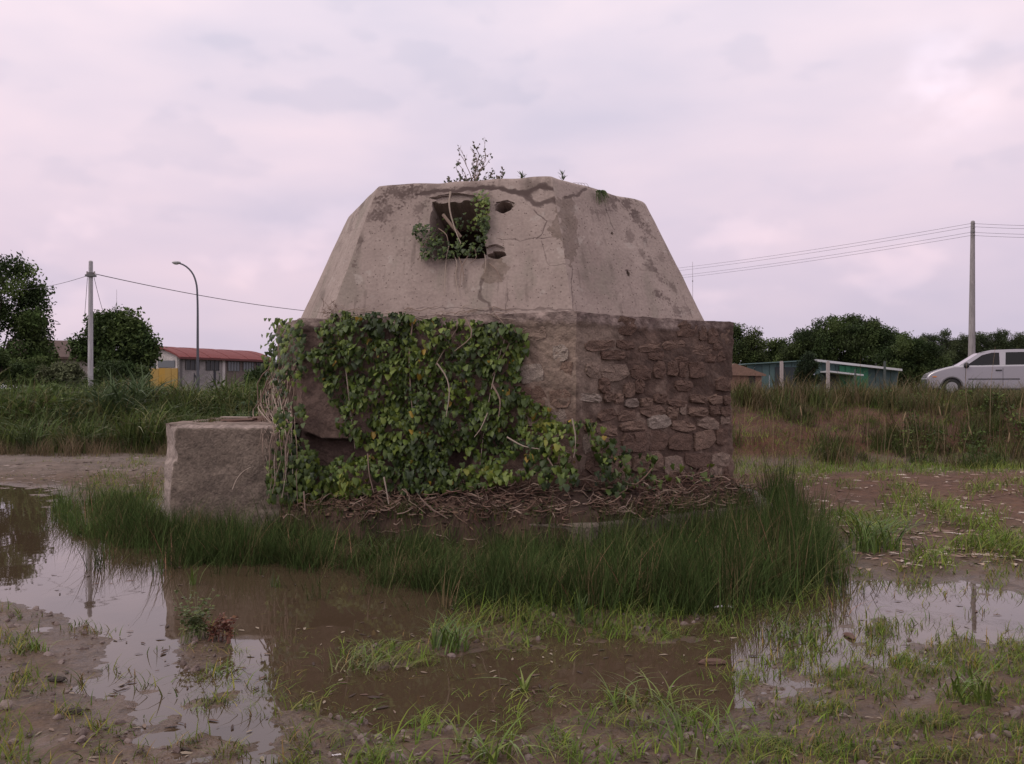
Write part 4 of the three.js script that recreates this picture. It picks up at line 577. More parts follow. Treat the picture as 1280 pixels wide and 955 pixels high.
// ------------------------------------------------------------------ banks
{
  const bank = (name, label, seed, n, shape, xr, dr, size, tints, opt = {}) => { const r = rng(seed), list = []; for (let i = 0; list.length < n && i < n * 30; i++) { const d = r.range(...dr), px = r.range(...xr), x = (px - CX) / F * d, z = -d, m = opt.mask ? opt.mask(x, d, level(x, z)) : 1; if (r() > m || x > -2.9 && x < 2.7 && d < 14) continue; const s = r.range(...size) * (1 + 1.2 * fbm(x * .8, z * .8, 2, 3)), t = tints[Math.floor(r() * tints.length)], v = r.range(.7, 1.25); list.push({ p: V(x, level(x, z) - .03, z), q: tilted(r, opt.tilt ?? .25), s: V(s * (opt.wide ?? 1), s, s * (opt.wide ?? 1)), c: t.map((c) => c * v) }); } return tag(scatter(name, shape, grassMat, list), label, opt.cat ?? 'weeds'); };
  const tall = blades(16, 301, { h: [.35, 1], w: .03, spread: .3, lean: .45, droop: .6, dry: .1, seg: 4 }), dry = blades(14, 302, { h: [.5, 1], w: .014, spread: .28, lean: .5, droop: .5, seg: 3 }), reed = blades(9, 303, { h: [.6, 1], w: .05, spread: .12, lean: .35, droop: 1.1, seg: 6 });
  const bushy = (() => { const r = rng(304), pos = [], idx = [], col = []; for (let i = 0; i < 70; i++) { const a = r() * 6.283, rad = .42 * Math.sqrt(r()), y = r.range(.05, 1) * (1 - .4 * rad), c = V(Math.cos(a) * rad, y, Math.sin(a) * rad), u = V(r.sign(), r.sign() * .5, r.sign()).normalize(), w = u.clone().cross(V(r.sign(), 1, r.sign())).normalize(), s = r.range(.05, .1), k = pos.length / 3, v = r.range(.7, 1.3); for (const [p, q] of [[-1, 0], [0, .45], [1, 0], [0, -.45]]) { const t = c.clone().addScaledVector(u, p * s).addScaledVector(w, q * s); pos.push(t.x, t.y, t.z); col.push(v, v, v); } idx.push(k, k + 1, k + 2, k, k + 2, k + 3); } return geo(pos, idx, null, col); })();
  const green = [[.068, .104, .026], [.092, .136, .034], [.055, .086, .024], [.125, .165, .042]], straw = [[.2, .15, .09], [.15, .11, .065], [.11, .09, .045]];
  bank('weeds', 'dense dark green weeds covering the left bank', 311, 2500, tall, [-40, 420], [19.6, 27], [.35, 1.15], [...green, [.12, .15, .045], [.15, .16, .06], [.17, .14, .07]]);
  bank('undergrowth', 'leafy broad weeds mixed through the left bank', 312, 260, bushy, [-40, 420], [20.2, 27.5], [.35, .9], [...green, [.06, .09, .045]], { wide: 1 });
  bank('dry_grass', 'straw coloured dry grass fringe at the foot of the left bank', 313, 800, dry, [-40, 380], [18.6, 23], [.3, .62], straw);
  bank('reeds', 'arching broad reed leaves near the pale pole on the left bank', 314, 110, reed, [125, 185], [22, 27], [.8, 1.5], [[.09, .125, .06], [.07, .105, .045]], { cat: 'reeds' });
  bank('reeds', 'single light reed blades among the left bank weeds', 315, 760, reed, [-40, 400], [19.6, 26], [.5, 1.2], [[.12, .16, .06], [.18, .18, .08], [.08, .12, .04]], { cat: 'reeds' });
  bank('weeds', 'grass and weeds along the crest of the right bank', 321, 520, tall, [900, 1330], [17.8, 22], [.25, .7], [[.075, .09, .026], [.1, .1, .036], [.06, .085, .024], [.14, .115, .05]], { mask: (x, d, h) => smooth(.95, 1.15, h) });
  bank('dry_grass', 'dry standing grass along the top of the right bank', 322, 330, dry, [900, 1330], [17.5, 22], [.3, .75], straw, { mask: (x, d, h) => smooth(.85, 1.15, h), tilt: .15 });
  bank('weeds', 'patchy dark weeds on the red slope of the right bank', 323, 400, tall, [905, 1330], [15.3, 19.4], [.25, .65], [[.055, .08, .022], [.08, .1, .028], [.1, .09, .04]], { mask: (x, d, h) => smooth(.05, .2, fbm(x * .9, d * .9, 6, 3) + (x > 7 ? .12 : x > 5.6 ? .02 : -.08)) });
  bank('dry_grass', 'thin straw scattered over the red slope of the right bank', 324, 120, dry, [905, 1330], [15, 19.4], [.2, .55], [...straw, [.13, .08, .055]]);
  bank('undergrowth', 'leafy weeds at the right edge of the red bank', 325, 60, bushy, [1090, 1330], [15.6, 20], [.25, .5], green);
  bank('grass', 'rough grass on the level ground behind the banks', 326, 2200, tall, [-60, 1340], [26, 60], [.25, .5], [...green, [.14, .12, .06]], { cat: 'grass', mask: (x, d) => d > 27.4 && d < 34 ? 0 : 1, wide: 1.6 });
  bank('stalks', 'thin upright straw stalks scattered along the right bank', 327, 170, blades(3, 309, { h: [.6, 1], w: .016, spread: .1, lean: .25, droop: .2, seg: 4 }), [905, 1330], [15.4, 20], [.35, .95], [[.19, .13, .075], [.14, .09, .05], [.24, .18, .1]], { cat: 'stalks' });
  // dry stalks that stand alone
  const stalk = [[999, 503, 560, 'dry reed stalk with feathered head standing alone on the red slope', 1], [966, 492, 552, 'thin bare stalk on the bank just right of the bunker'], [1132, 506, 556, 'pale dry stalk with a drooping tip halfway along the bank', 1], [1133, 515, 575, 'second dry stalk close below the pale drooping one'], [1211, 440, 515, 'tall straight stem rising past the nose of the silver car'], [1237, 430, 520, 'tallest bare stem rising past the doors of the silver car'], [1180, 508, 545, 'short seed headed stalk right of the bank middle', 1], [1204, 530, 570, 'bright dry leaf stalk low on the right part of the bank', 1], [1085, 500, 548, 'slim brown stalk on the bare middle of the slope'], [1105, 510, 560, 'pair stalk of brown stems on the bare slope'], [1256, 540, 578, 'pale folded stalk near the right edge of the bank', 1], [1166, 525, 566, 'leaning grey stalk on the slope before the car'], [1150, 505, 590, 'brown bent stalk in front of the nose of the car']];
  stalk.forEach(([px, y0, y1, label, head], i) => { const r = rng(400 + i), d = i === 4 || i === 5 ? 17.2 : 15.9 + .25 * (i % 4), a = at(px, y1 + 6, d), b = at(px + r.sign() * 9, y0 + 14 * r(), d), s = thing('dry_stalk', label, 'stalk', a, 0, 'dry stalks on the right bank'), v = b.clone().sub(a);
    mesh('stem', tube([V(0, -.3, 0), V(r.sign() * .01, 0, 0), v.clone().multiplyScalar(.5).add(V(r.sign() * .06, 0, r.sign() * .04)), v], .005, .0025, 5), std([.24, .17, .105], .9), s);
    if (head) { const g = new THREE.SphereGeometry(1, 7, 6); g.scale(.012, .1, .012); g.rotateZ(r.sign() * .35); g.translate(v.x, v.y - .05, v.z); mesh('seed_head', g, std([.27, .2, .115], 1), s); } });
}

// ------------------------------------------------------------------ trees
const leafCards = (seed, n, rad, size, long = .5) => { const r = rng(seed), pos = [], idx = [], col = []; for (let i = 0; i < n; i++) { const c = V(r.sign(), r.sign() * .8, r.sign()).multiplyScalar(rad), u = V(r.sign(), r.sign() * .7, r.sign()).normalize(), w = u.clone().cross(V(r.sign() * .6, 1, r.sign() * .6)).normalize(), s = size * r.range(.7, 1.3), k = pos.length / 3, v = r.range(.75, 1.25); for (const [p, q] of [[-1, 0], [0, long], [1, 0], [0, -long]]) { const t = c.clone().addScaledVector(u, p * s).addScaledVector(w, q * s); pos.push(t.x, t.y, t.z); col.push(v, v, v); } idx.push(k, k + 1, k + 2, k, k + 2, k + 3); } return geo(pos, idx, null, col); };
function frond() { const pos = [], idx = [], col = []; const leaflet = (c, u, w, s) => { const k = pos.length / 3; for (const [p, q] of [[0, 0], [.4, .24], [1, 0], [.4, -.24]]) { const t = c.clone().addScaledVector(u, p * s).addScaledVector(w, q * s); pos.push(t.x, t.y, t.z); col.push(1, 1, 1); } idx.push(k, k + 1, k + 2, k, k + 2, k + 3); };
  for (let i = 0; i < 10; i++) { const t = i / 9, c = V(t, .2 * t - .75 * t * t, 0), s = .34 * Math.sin(.5 + t * 2.2); for (const e of [-1, 1]) leaflet(c, V(.35, -.55, e).normalize(), V(1, 0, -e * .35).normalize(), s); } return geo(pos, idx, null, col); }
function frondSpray() { const one = frond(), list = []; for (let i = 0; i < 5; i++) { const g = one.clone(); g.scale(.62, .62, .62); g.rotateZ(.35 - .18 * (i % 3)); g.rotateY(i * 1.3 + .2); list.push(g); } return merge(list); }
const barkMat = std([.075, .055, .045], .95, { bumpMap: bumpTex, bumpScale: .03 }), crownMat = leafMat([1, 1, 1], .25, .85, { vertexColors: true, specularIntensity: .4 });
const cardsA = leafCards(501, 44, .34, .08), cardsB = leafCards(502, 64, .55, .1), cardsC = frondSpray(), frondGeo = frond();
function tree(name, label, px, base, d, lobes, kind, count, tints, seed, group) { // lobes: [photo x, photo y, half width, half height] in photo dots at that distance
  const r = rng(seed), k = d / F, foot = at(px, base, d), t = thing(name, label, 'tree', foot, 0, group), list = [], hub = [], gy = level(foot.x, foot.z); t.position.y = gy; foot.y = gy;
  const rel = (x, y) => at(x, y, d).sub(foot), area = lobes.reduce((s, l) => s + l[2] * l[3], 0);
  for (const [x, y, a, b] of lobes) { const c = rel(x, y), n = Math.round(count * a * b / area), depth = Math.min(a, 1.4 * b) * k, m = Math.max(5, Math.round(n / 11)); hub.push(c);
    for (let j = 0; j < m; j++) { const v = V(r.sign(), r.sign(), r.sign()); if (v.lengthSq() > 1) { j--; continue; } v.setLength(Math.pow(v.length(), .4)); // a bough's tuft of leaves
      const q0 = V(c.x + v.x * a * k, c.y + v.y * b * k, c.z + v.z * depth), rad = Math.min(a, b) * k * r.range(.22, .42), tint = tints[Math.floor(r() * tints.length)], e0 = r.range(.8, 1.3); if (r() < .5) mesh('twig', tube([c.clone().multiplyScalar(.9), c.clone().lerp(q0, .5).add(V(0, .1, 0)), q0], .035, .012, 4, 4), barkMat, t);
      for (let i = 0; i < 9; i++) { const w = V(r.sign(), r.sign() * .6, r.sign()).multiplyScalar(rad), e = e0 * r.range(.8, 1.2), p = q0.clone().add(w);
        list.push({ p, q: kind === 'long' ? yaw(r() * 6.283) : tilted(r, 3), s: r.range(.55, 1.0) * (kind === 'small' ? .9 : 1), c: tint.map((cc) => cc * e) }); } } }
  const trunkTop = hub.reduce((s, h) => s.add(h), V(0, 0, 0)).multiplyScalar(1 / hub.length); trunkTop.y *= .75;
  const R = Math.max(.08, trunkTop.y * .035); mesh('trunk', tube([V(0, -.2, 0), V(trunkTop.x * .2 + r.sign() * .1, trunkTop.y * .4, 0), trunkTop], R * 1.3, R * .6, 8), barkMat, t);
  hub.forEach((h) => mesh('limb', tube([V(trunkTop.x * .2, trunkTop.y * .45, 0), V(lerp(0, h.x, .5), lerp(trunkTop.y * .5, h.y, .5) + .1, h.z * .5), h], R * .5, R * .12, 6), barkMat, t));
  scatter('crown', { frond: frondGeo, small: cardsA, big: cardsB, long: cardsC }[kind], crownMat, list, t); return t;
}
const leafy = [[.045, .072, .022], [.06, .095, .028], [.078, .112, .034], [.034, .056, .018]], dk = [[.04, .064, .021], [.055, .082, .026], [.072, .1, .032], [.032, .052, .018]], olive = [[.055, .08, .026], [.075, .1, .034], [.045, .066, .024]];
tree('tree_of_heaven', 'tall drooping leafed tree cut by the left edge of the picture', -6, 480, 42, [[4, 344, 26, 20], [-16, 372, 44, 26], [26, 368, 22, 16], [36, 394, 28, 14], [0, 404, 42, 20], [46, 412, 24, 14], [6, 434, 54, 26], [-40, 430, 44, 40], [40, 440, 24, 18]], 'big', 480, leafy, 601);
tree('tree_of_heaven', 'smaller drooping leafed tree between pale pole and red roofed hall', 146, 482, 37, [[122, 410, 18, 8], [152, 404, 16, 8], [166, 416, 14, 9], [140, 422, 26, 14], [116, 436, 16, 10], [146, 442, 32, 16], [172, 438, 14, 12], [138, 458, 40, 14]], 'big', 150, leafy, 602);
tree('bush', 'dark bush below the small drooping tree', 172, 486, 33, [[142, 468, 24, 10], [164, 470, 18, 8]], 'small', 300, dk, 603);
tree('bush', 'rounded green bush at the right end of the red roofed hall', 322, 492, 31, [[322, 476, 12, 8], [330, 468, 9, 9]], 'small', 110, [[.045, .072, .024], [.06, .09, .03]], 604);
tree('bush', 'pale flowering bush beside the house on the left', 84, 486, 32, [[84, 466, 14, 9], [66, 468, 12, 8]], 'small', 130, [[.12, .135, .07], [.16, .15, .09], [.06, .08, .03]], 605);
tree('bush', 'dark bushes under the big tree at the left edge', 24, 486, 38, [[0, 462, 34, 16], [42, 464, 26, 14], [-30, 460, 30, 18], [0, 477, 40, 8], [56, 477, 30, 8], [104, 478, 30, 7]], 'small', 760, dk, 606);
tree('tree', 'light crowned tree just right of the bunker', 928, 480, 70, [[930, 424, 20, 16], [918, 436, 22, 20], [944, 436, 14, 14], [928, 452, 30, 14]], 'big', 420, [...olive, [.07, .09, .035]], 611);
tree('tree', 'low dark tree filling the gap left of the large domed tree', 968, 480, 72, [[960, 442, 22, 12], [985, 440, 22, 14], [970, 454, 36, 12]], 'big', 380, dk, 612);
tree('tree', 'large domed dark tree behind the green shed', 1056, 482, 66, [[1048, 418, 34, 16], [1075, 414, 30, 14], [1020, 428, 28, 16], [1100, 428, 28, 16], [1050, 442, 66, 24], [1000, 446, 24, 14], [1092, 450, 38, 18], [1124, 440, 22, 16]], 'big', 2000, [...dk, [.042, .06, .02]], 613);
tree('tree', 'dark tree sloping down behind the nose of the car', 1140, 484, 62, [[1128, 438, 22, 14], [1150, 448, 22, 18], [1130, 458, 34, 14], [1166, 462, 18, 14], [1150, 476, 30, 10], [1120, 474, 22, 8]], 'big', 520, dk, 614);
[[1152, 432, 14, 14, 'roundish tree at the left start of the far tree row'], [1182, 430, 22, 14, 'broad tree in the far row left of the tall concrete pole'], [1206, 432, 14, 15, 'narrow tree in the far row just beside the concrete pole'], [1234, 430, 18, 14, 'second broad tree of the far row above the car roof'], [1262, 429, 16, 14, 'third tree of the far row above the car'], [1286, 432, 14, 13, 'last tree of the far row cut by the right edge'], [1170, 442, 12, 10, 'small tree tucked low between the first far row trees'], [1222, 442, 12, 10, 'small tree showing low behind the concrete pole']].forEach(([x, y, a, b, label], i) => tree('far_tree', label, x, 484, 118, [[x, y, a, b], [x - a * .3, y + 10, a, b], [x + a * .4, y + 14, a * .9, b]], 'big', 520, [[.06, .08, .036], [.05, .068, .033], [.075, .094, .042]], 630 + i, 'far row of trees behind the car'));
tree('conifer', 'small dark conifer standing in front of the green shed', 1010, 482, 49, [[1010, 452, 6, 8], [1010, 462, 10, 8], [1010, 471, 14, 8]], 'small', 230, [[.022, .036, .018], [.03, .046, .02]], 641);

// ------------------------------------------------------------------ buildings
const U = (x, y, d) => at(x, y, d);
function panel(name, a, b, y0, y1, th, m, parent, out = .0) { // an upright slab on the ground line a-b ([x, depth] each)
  const A = V(a[0], 0, -a[1]), e = V(b[0] - a[0], 0, a[1] - b[1]), L = e.length(), g = box(0, L, y0, y1, -th, 0), n = V(-e.z, 0, e.x).normalize().negate(); const o = mesh(name, g, m, parent); e.normalize(); const nn = e.clone().cross(UPV); o.applyMatrix4(new THREE.Matrix4().makeBasis(e, UPV, nn).setPosition(A.addScaledVector(nn, out))); return o; }
const onLine = (a, b, t) => [lerp(a[0], b[0], t), lerp(a[1], b[1], t)];
{
  const P = [-26.47, 70], Q = [-21.8, 79], b = thing('warehouse', 'long low hall with red arched roof and dirty windows', 'warehouse', V(0, 0, 0)), ex = [(Q[0] - P[0]), (Q[1] - P[1])], L = Math.hypot(...ex), gx = [-ex[1] / L, ex[0] / L], W = 6.6, G = [P[0] + gx[0] * W, P[1] + gx[1] * W], eave = 4.02, y0 = .6;
  const R = [Q[0] + gx[0] * W, Q[1] + gx[1] * W], mid = onLine(P, Q, .46), grey = std([.3, .275, .27], .9, { map: grainTex }), brown = std([.16, .125, .115], .9, { map: grainTex }), white = std([.58, .53, .52], .9, { map: grainTex }), yellow = std([.33, .21, .055], .8), dark = std([.03, .032, .035], .3), pane = std([.12, .13, .14], .15), frame = std([.11, .1, .1], .7);
  panel('wall', P, mid, y0, eave, .25, grey, b); panel('wall', mid, Q, y0, eave, .25, brown, b); panel('wall', Q, R, y0, eave, .25, brown, b); panel('wall', R, G, y0, eave, .25, grey, b); panel('gable_wall', G, P, y0, eave, .25, white, b); for (let i = 0; i < 9; i++) panel('yellow_sheet', onLine(G, P, .02 + i * .1072), onLine(G, P, .02 + i * .1072 + .104), y0, 3.15 - (i % 3) * .015, .06, i % 4 === 2 ? std([.36, .21, .035], .8) : yellow, b, .07 + (i % 2) * .015);
  for (const [t0, t1] of [[.06, .3], [.34, .6], [.64, .93]]) { const w = panel('window', onLine(G, P, t0), onLine(G, P, t1), 3.2, 3.75, .05, pane, b, .06); }
  panel('pillar', onLine(P, Q, .445), onLine(P, Q, .475), y0, eave - .02, .1, white, b, .06); panel('pillar', onLine(P, Q, 0.001), onLine(P, Q, .025), y0, eave - .02, .1, frame, b, .06); panel('pillar', onLine(P, Q, .965), onLine(P, Q, .999), y0, eave - .02, .1, frame, b, .06);
  const win = (t0, t1, m, k) => { const w = panel('window', onLine(P, Q, t0), onLine(P, Q, t1), 3.0, 3.78, .05, m, b, .045); const A = onLine(P, Q, t0), B = onLine(P, Q, t1); for (let i = 0; i <= k; i++) { const t = i / k, c = onLine(A, B, Math.min(t, .97)), e = onLine(A, B, Math.min(t, .97) + .03), f = panel('mullion', c, e, 3.0, 3.78, .05, frame, b, .085); w.attach(f); } };
  win(.06, .2, dark, 3); win(.27, .41, dark, 3); win(.505, .64, pane, 4); win(.68, .81, pane, 4); win(.84, .95, dark, 4);
  const mark = (t0, t1, ya, yb, skew) => { const o = panel('graffiti', onLine(P, Q, t0), onLine(P, Q, t1), ya, yb, .004, std([.04, .04, .05], .9), b, .012); return o; };
  // lettering sprayed on the grey bay: an N, an I and a thin stroke
  mark(.145, .155, 2.0, 2.75); mark(.195, .205, 2.0, 2.6); { const N1 = onLine(P, Q, .175), g = box(-.32, .32, -.07, .07, -.002, .002), o = mesh('graffiti', g, std([.04, .04, .05], .9), b), e = V(ex[0] / L, 0, -ex[1] / L), nn = e.clone().cross(UPV); g.rotateZ(-.85); o.applyMatrix4(new THREE.Matrix4().makeBasis(e, UPV, nn).setPosition(V(N1[0], 2.35, -N1[1]).addScaledVector(nn, .018))); } mark(.352, .378, 1.75, 3.0); mark(.412, .418, 1.9, 2.8);
  // arched roof in ribbed red sheets
  const n = 14, rise = .92, over = .3, arc = []; for (let i = 0; i <= n; i++) { const t = i / n, h = Math.pow(Math.sin(Math.PI * t), .8) * rise; arc.push([-.35 + t * (W + .7), eave + .02 + h]); }
  const s = new THREE.Shape(arc.map(([x, y]) => new THREE.Vector2(x, y))); for (let i = n; i >= 0; i--) s.lineTo(arc[i][0], arc[i][1] - .14); const red = std([.2, .042, .038], .75, { map: grainTex }), dkred = std([.1, .03, .03], .8);
  const toW = new THREE.Matrix4().makeBasis(V(gx[0], 0, -gx[1]), UPV, V(ex[0] / L, 0, -ex[1] / L)), sheets = 10;
  const tym = new THREE.Shape(); tym.moveTo(0, eave); arc.forEach(([x, y]) => tym.lineTo(clamp(x, 0, W), y - .14)); tym.lineTo(W, eave); const tg = new THREE.ExtrudeGeometry(tym, { depth: .2, bevelEnabled: false }); for (const off of [.03, L - .23]) { const o = mesh('gable_top', tg, white, b); o.applyMatrix4(toW.clone().setPosition(V(P[0] + ex[0] / L * off, 0, -(P[1] + ex[1] / L * off)))); }
  for (let k = 0; k < sheets; k++) { const w = (L + 2 * over) / sheets, g = new THREE.ExtrudeGeometry(s, { depth: w - .03, bevelEnabled: false }), o = mesh('roof_sheet', g, red, b), off = -over + k * w; o.applyMatrix4(toW.clone().setPosition(V(P[0] + ex[0] / L * off, (k % 2) * .02, -(P[1] + ex[1] / L * off)))); }
  panel('gutter', onLine(P, Q, -.03), onLine(P, Q, 1.03), eave - .16, eave - .02, .14, dkred, b, .42);
}
{ // further shed seen in the gap beside the bunker, and a house behind the big tree
  const b = thing('far_shed', 'pale grey shed wall in the gap between hall and bunker', 'shed', V(0, 0, 0)), m = std([.33, .3, .3], .9, { map: grainTex }); const A = [-23.6, 84], B = [-19.5, 86]; panel('wall', A, B, .6, 3.9, 3, m, b); panel('roof', [A[0] - .2, A[1]], [B[0] + .2, B[1]], 3.92, 4.05, 3.4, std([.2, .19, .2], .8), b, .2); panel('door', onLine(A, B, .55), onLine(A, B, .75), .6, 2.9, .05, std([.07, .1, .09], .7), b, .04);
  const h = thing('house', 'low house with brown tiled roof behind the big left tree', 'house', V(0, 0, 0)), A2 = [-31.5, 56], B2 = [-27.6, 57.5], wm = std([.42, .37, .33], .9, { map: grainTex }); panel('wall', A2, B2, .6, 3.6, 5, wm, h); panel('window', onLine(A2, B2, .62), onLine(A2, B2, .8), 2.0, 3.1, .06, std([.03, .03, .035], .3), h, .05); panel('door', onLine(A2, B2, .2), onLine(A2, B2, .36), .6, 2.8, .06, std([.08, .05, .04], .7), h, .05);
  const s = new THREE.Shape(); s.moveTo(-.6, 3.55); s.lineTo(2.6, 4.75); s.lineTo(5.8, 3.55); s.lineTo(5.8, 3.4); s.lineTo(2.6, 4.58); s.lineTo(-.6, 3.4); const g = new THREE.ExtrudeGeometry(s, { depth: 5.4, bevelEnabled: false }), o = mesh('roof', g, std([.1, .062, .052], .9, { map: grainTex }), h), e = V(B2[0] - A2[0], 0, A2[1] - B2[1]).normalize(), nn = e.clone().cross(UPV); o.applyMatrix4(new THREE.Matrix4().makeBasis(nn.clone().negate(), UPV, e).setPosition(V(A2[0], 0, -A2[1]).addScaledVector(e, -.7)));
}
{ // green shed
  const b = thing('green_shed', 'long green and teal sheet metal shed with pale sloping roof', 'shed', V(0, 0, 0)), d = 55, X = (px) => (px - CX) / F * d, Y = (py) => EYE + (HY - py) / F * d, ter = std([.075, .13, .13], .7), green = std([.03, .16, .085], .7), tealDark = std([.05, .09, .095], .7), pale = std([.5, .5, .52], .6), dark = std([.022, .03, .034], .6);
  const gable = (px0, y0, px1, y1, mat, dz, bays, name) => { for (let k = 0; k < bays; k++) { const a = k / bays, c = (k + 1) / bays, xa = X(lerp(px0, px1, a)), xb = X(lerp(px0, px1, c)) - .03, ya = Y(lerp(y0, y1, a)), yb = Y(lerp(y0, y1, c)), s = new THREE.Shape([[xa, .6], [xb, .6], [xb, yb], [xa, ya]].map(([x, y]) => new THREE.Vector2(x, y))), g = new THREE.ExtrudeGeometry(s, { depth: .08, bevelEnabled: false }); g.translate(0, 0, -d + dz + (k % 2) * .02); mesh(name, g, k % 3 === 1 && mat === ter ? tealDark : mat, b); } };
  gable(934, 456, 1017, 451, ter, 0, 9, 'wall_sheet'); gable(1017, 452, 1060, 457, ter, .2, 5, 'wall_sheet'); gable(1046, 457, 1082, 460, green, .4, 5, 'wall_sheet'); gable(1082, 460, 1120, 464, tealDark, .3, 4, 'wall_sheet');
  const slope = (px0, y0, px1, y1, th, z0, depth, m, name) => { const s = new THREE.Shape([[X(px0), Y(y0)], [X(px1), Y(y1)], [X(px1), Y(y1) - th], [X(px0), Y(y0) - th]].map(([x, y]) => new THREE.Vector2(x, y))), g = new THREE.ExtrudeGeometry(s, { depth, bevelEnabled: false }); g.translate(0, 0, -d + z0); mesh(name, g, m, b); };
  slope(1014, 449.5, 1120, 461.5, .13, -5, 5.9, pale, 'roof'); slope(930, 454.5, 1016, 449.8, .06, -5, 5.4, std([.1, .16, .16], .6), 'roof'); slope(1023, 464, 1064, 468.5, .1, .35, 1.6, pale, 'awning');
  mesh('doorway', box(X(968), X(997), .6, Y(459), -d + .09, -d + .14), dark, b); mesh('doorway', box(X(1022), X(1044), .6, Y(466), -d + .3, -d + .36), dark, b);
}
{ // tumbledown brick hut at the corner of the bunker
  const d = 48, X = (px) => (px - CX) / F * d, Y = (py) => EYE + (HY - py) / F * d, b = thing('brick_hut', 'tumbledown brick hut with sagging tile roof beside the green shed', 'hut', V(0, 0, 0)), brick = std([.2, .115, .085], .95, { map: grainTex, bumpMap: bumpTex, bumpScale: .03 }), tile = std([.24, .145, .11], .95, { map: grainTex });
  mesh('wall', box(X(905), X(952), .6, Y(467), -d - 2.4, -d), brick, b);
  const s = new THREE.Shape([[X(900), Y(460)], [X(919), Y(454.5)], [X(938), Y(461)], [X(957), Y(468)], [X(957), Y(470)], [X(905), Y(469)]].map(([x, y]) => new THREE.Vector2(x, y))), g = new THREE.ExtrudeGeometry(s, { depth: 2.6, bevelEnabled: false }); g.translate(0, 0, -d - 2.5); mesh('roof', g, tile, b);
  mesh('doorway', box(X(936), X(944), .6, Y(470), -d + .004, -d + .03), std([.03, .02, .018], .9), b);
}
// fence posts in front of the shed
[[977, 'concrete', 'pale concrete fence post before the dark shed doorway'], [1035, 'concrete', 'pale concrete fence post below the roof slope of the shed'], [1106, 'metal', 'dark metal fence post at the right end of the shed'], [1069, 'metal', 'thin green metal post before the bright green sheets']].forEach(([px, k, label], i) => { const d = 44, x = (px - CX) / F * d, y = level(x, -d), top = EYE + (HY - (i === 3 ? 462 : 452)) / F * d, w = k === 'concrete' ? .07 : i === 3 ? .03 : .045, t = thing('fence_post', label, 'post', V(x, y, -d), 0, 'fence posts before the shed'); mesh('shaft', box(-w, w, -.3, top - y, -w, w), k === 'concrete' ? std([.36, .31, .3], .9) : std([.06, .075, .07], .7), t); mesh('cap', box(-w * .7, w * .7, top - y, top - y + .03, -w * .7, w * .7), k === 'concrete' ? std([.3, .26, .25], .9) : std([.05, .06, .06], .7), t); });

// ------------------------------------------------------------------ poles, lamp, masts, wires
const concrete = std([.34, .31, .31], .9, { map: grainTex }), paleMetal = std([.55, .53, .55], .6), steel = std([.11, .115, .13], .5, { metalness: .6 }), wireMat = std([.05, .045, .055], .7);
function shaft(h, r0, r1, seg = 12) { const g = new THREE.CylinderGeometry(r1, r0, h, seg); g.translate(0, h / 2, 0); return g; }
const pole1 = (() => { const d = 26.5, top = at(113, 327, d), y = level(top.x, -d) - .3, t = thing('utility_pole', 'pale grey telephone pole in the weeds on the left bank', 'pole', V(top.x, y, -d)), h = top.y - y; mesh('shaft', shaft(h, .085, .06), std([.46, .44, .46], .8, { map: grainTex }), t); const yb = h - 17.5 / F * d; mesh('bracket', box(-.13, .13, yb - .03, yb + .03, -.1, .1), std([.12, .12, .12], .6), t); mesh('clamp', new THREE.CylinderGeometry(.09, .09, .12, 12).translate(0, yb + .04, 0), std([.14, .13, .13], .5), t); for (const e of [-.11, .11]) mesh('insulator', new THREE.CylinderGeometry(.022, .028, .1, 8).translate(e, yb + .08, 0), std([.3, .27, .25], .4), t); mesh('cap', new THREE.CylinderGeometry(.04, .062, .03, 12).translate(0, h + .015, 0), std([.4, .38, .38], .8), t); const g = []; const r = rng(3); for (let i = 0; i < 7; i++) { const a = i * .8; g.push(tube([V(Math.cos(a) * .085, .3, Math.sin(a) * .085), V(Math.cos(a + .8) * .09, .75, Math.sin(a + .8) * .09), V(Math.cos(a + 1.4) * .086, 1.1 + r() * .2, Math.sin(a + 1.4) * .086)], .009, .004, 4)); } mesh('vine', merge(g), std([.05, .06, .03], .9), t); return V(top.x, y + yb, -d); })();
const pole2 = (() => { const d = 34.6, top = at(1217.5, 277, d), foot = at(1214, 490, d), y = level(foot.x, -d) - .3, t = thing('utility_pole', 'tall tapered concrete pole behind the silver car', 'pole', V(foot.x, y, -d)), h = top.y - y; const g = shaft(h, .15, .075); mesh('shaft', g, concrete, t); mesh('band', new THREE.CylinderGeometry(.083, .083, .12, 12).translate(0, h - .4, 0), std([.2, .19, .19], .6), t); mesh('cap', new THREE.CylinderGeometry(.05, .076, .04, 12).translate(0, h + .02, 0), std([.28, .26, .26], .9), t); for (let i = 0; i < 4; i++) mesh('insulator', new THREE.CylinderGeometry(.02, .026, .1, 8).rotateX(Math.PI / 2).translate(0, h - .1 - .15 * i, .11), std([.22, .2, .2], .4), t); t.rotation.z = -.012; return V(top.x, y + h, -d); })();
const catenary = (a, b, sag, n = 14) => Array.from({ length: n + 1 }, (_, i) => { const t = i / n, p = a.clone().lerp(b, t); p.y -= sag * 4 * t * (1 - t); return p; });
const wire = (label, a, b, sag, r = .012) => tag(mesh('cable', tube(catenary(a, b, sag), r, r, 5, 24), wireMat), label, 'cable');
wire('thick cable running from the pale pole towards the bunker', pole1.clone().add(V(.1, .06, 0)), at(420, 392, 38), .16, .012); wire('thin cable running left from the pale pole into the big tree', pole1.clone().add(V(-.1, 0, 0)), at(20, 362, 36), .1, .007);
wire('slack drop wire hanging down left of the pale pole', pole1.clone().add(V(-.1, -.05, 0)), at(105, 402, 28), .02, .007); wire('slack drop wire slanting down right of the pale pole', pole1.clone().add(V(.1, -.05, 0)), at(130, 394, 29), .05, .007);
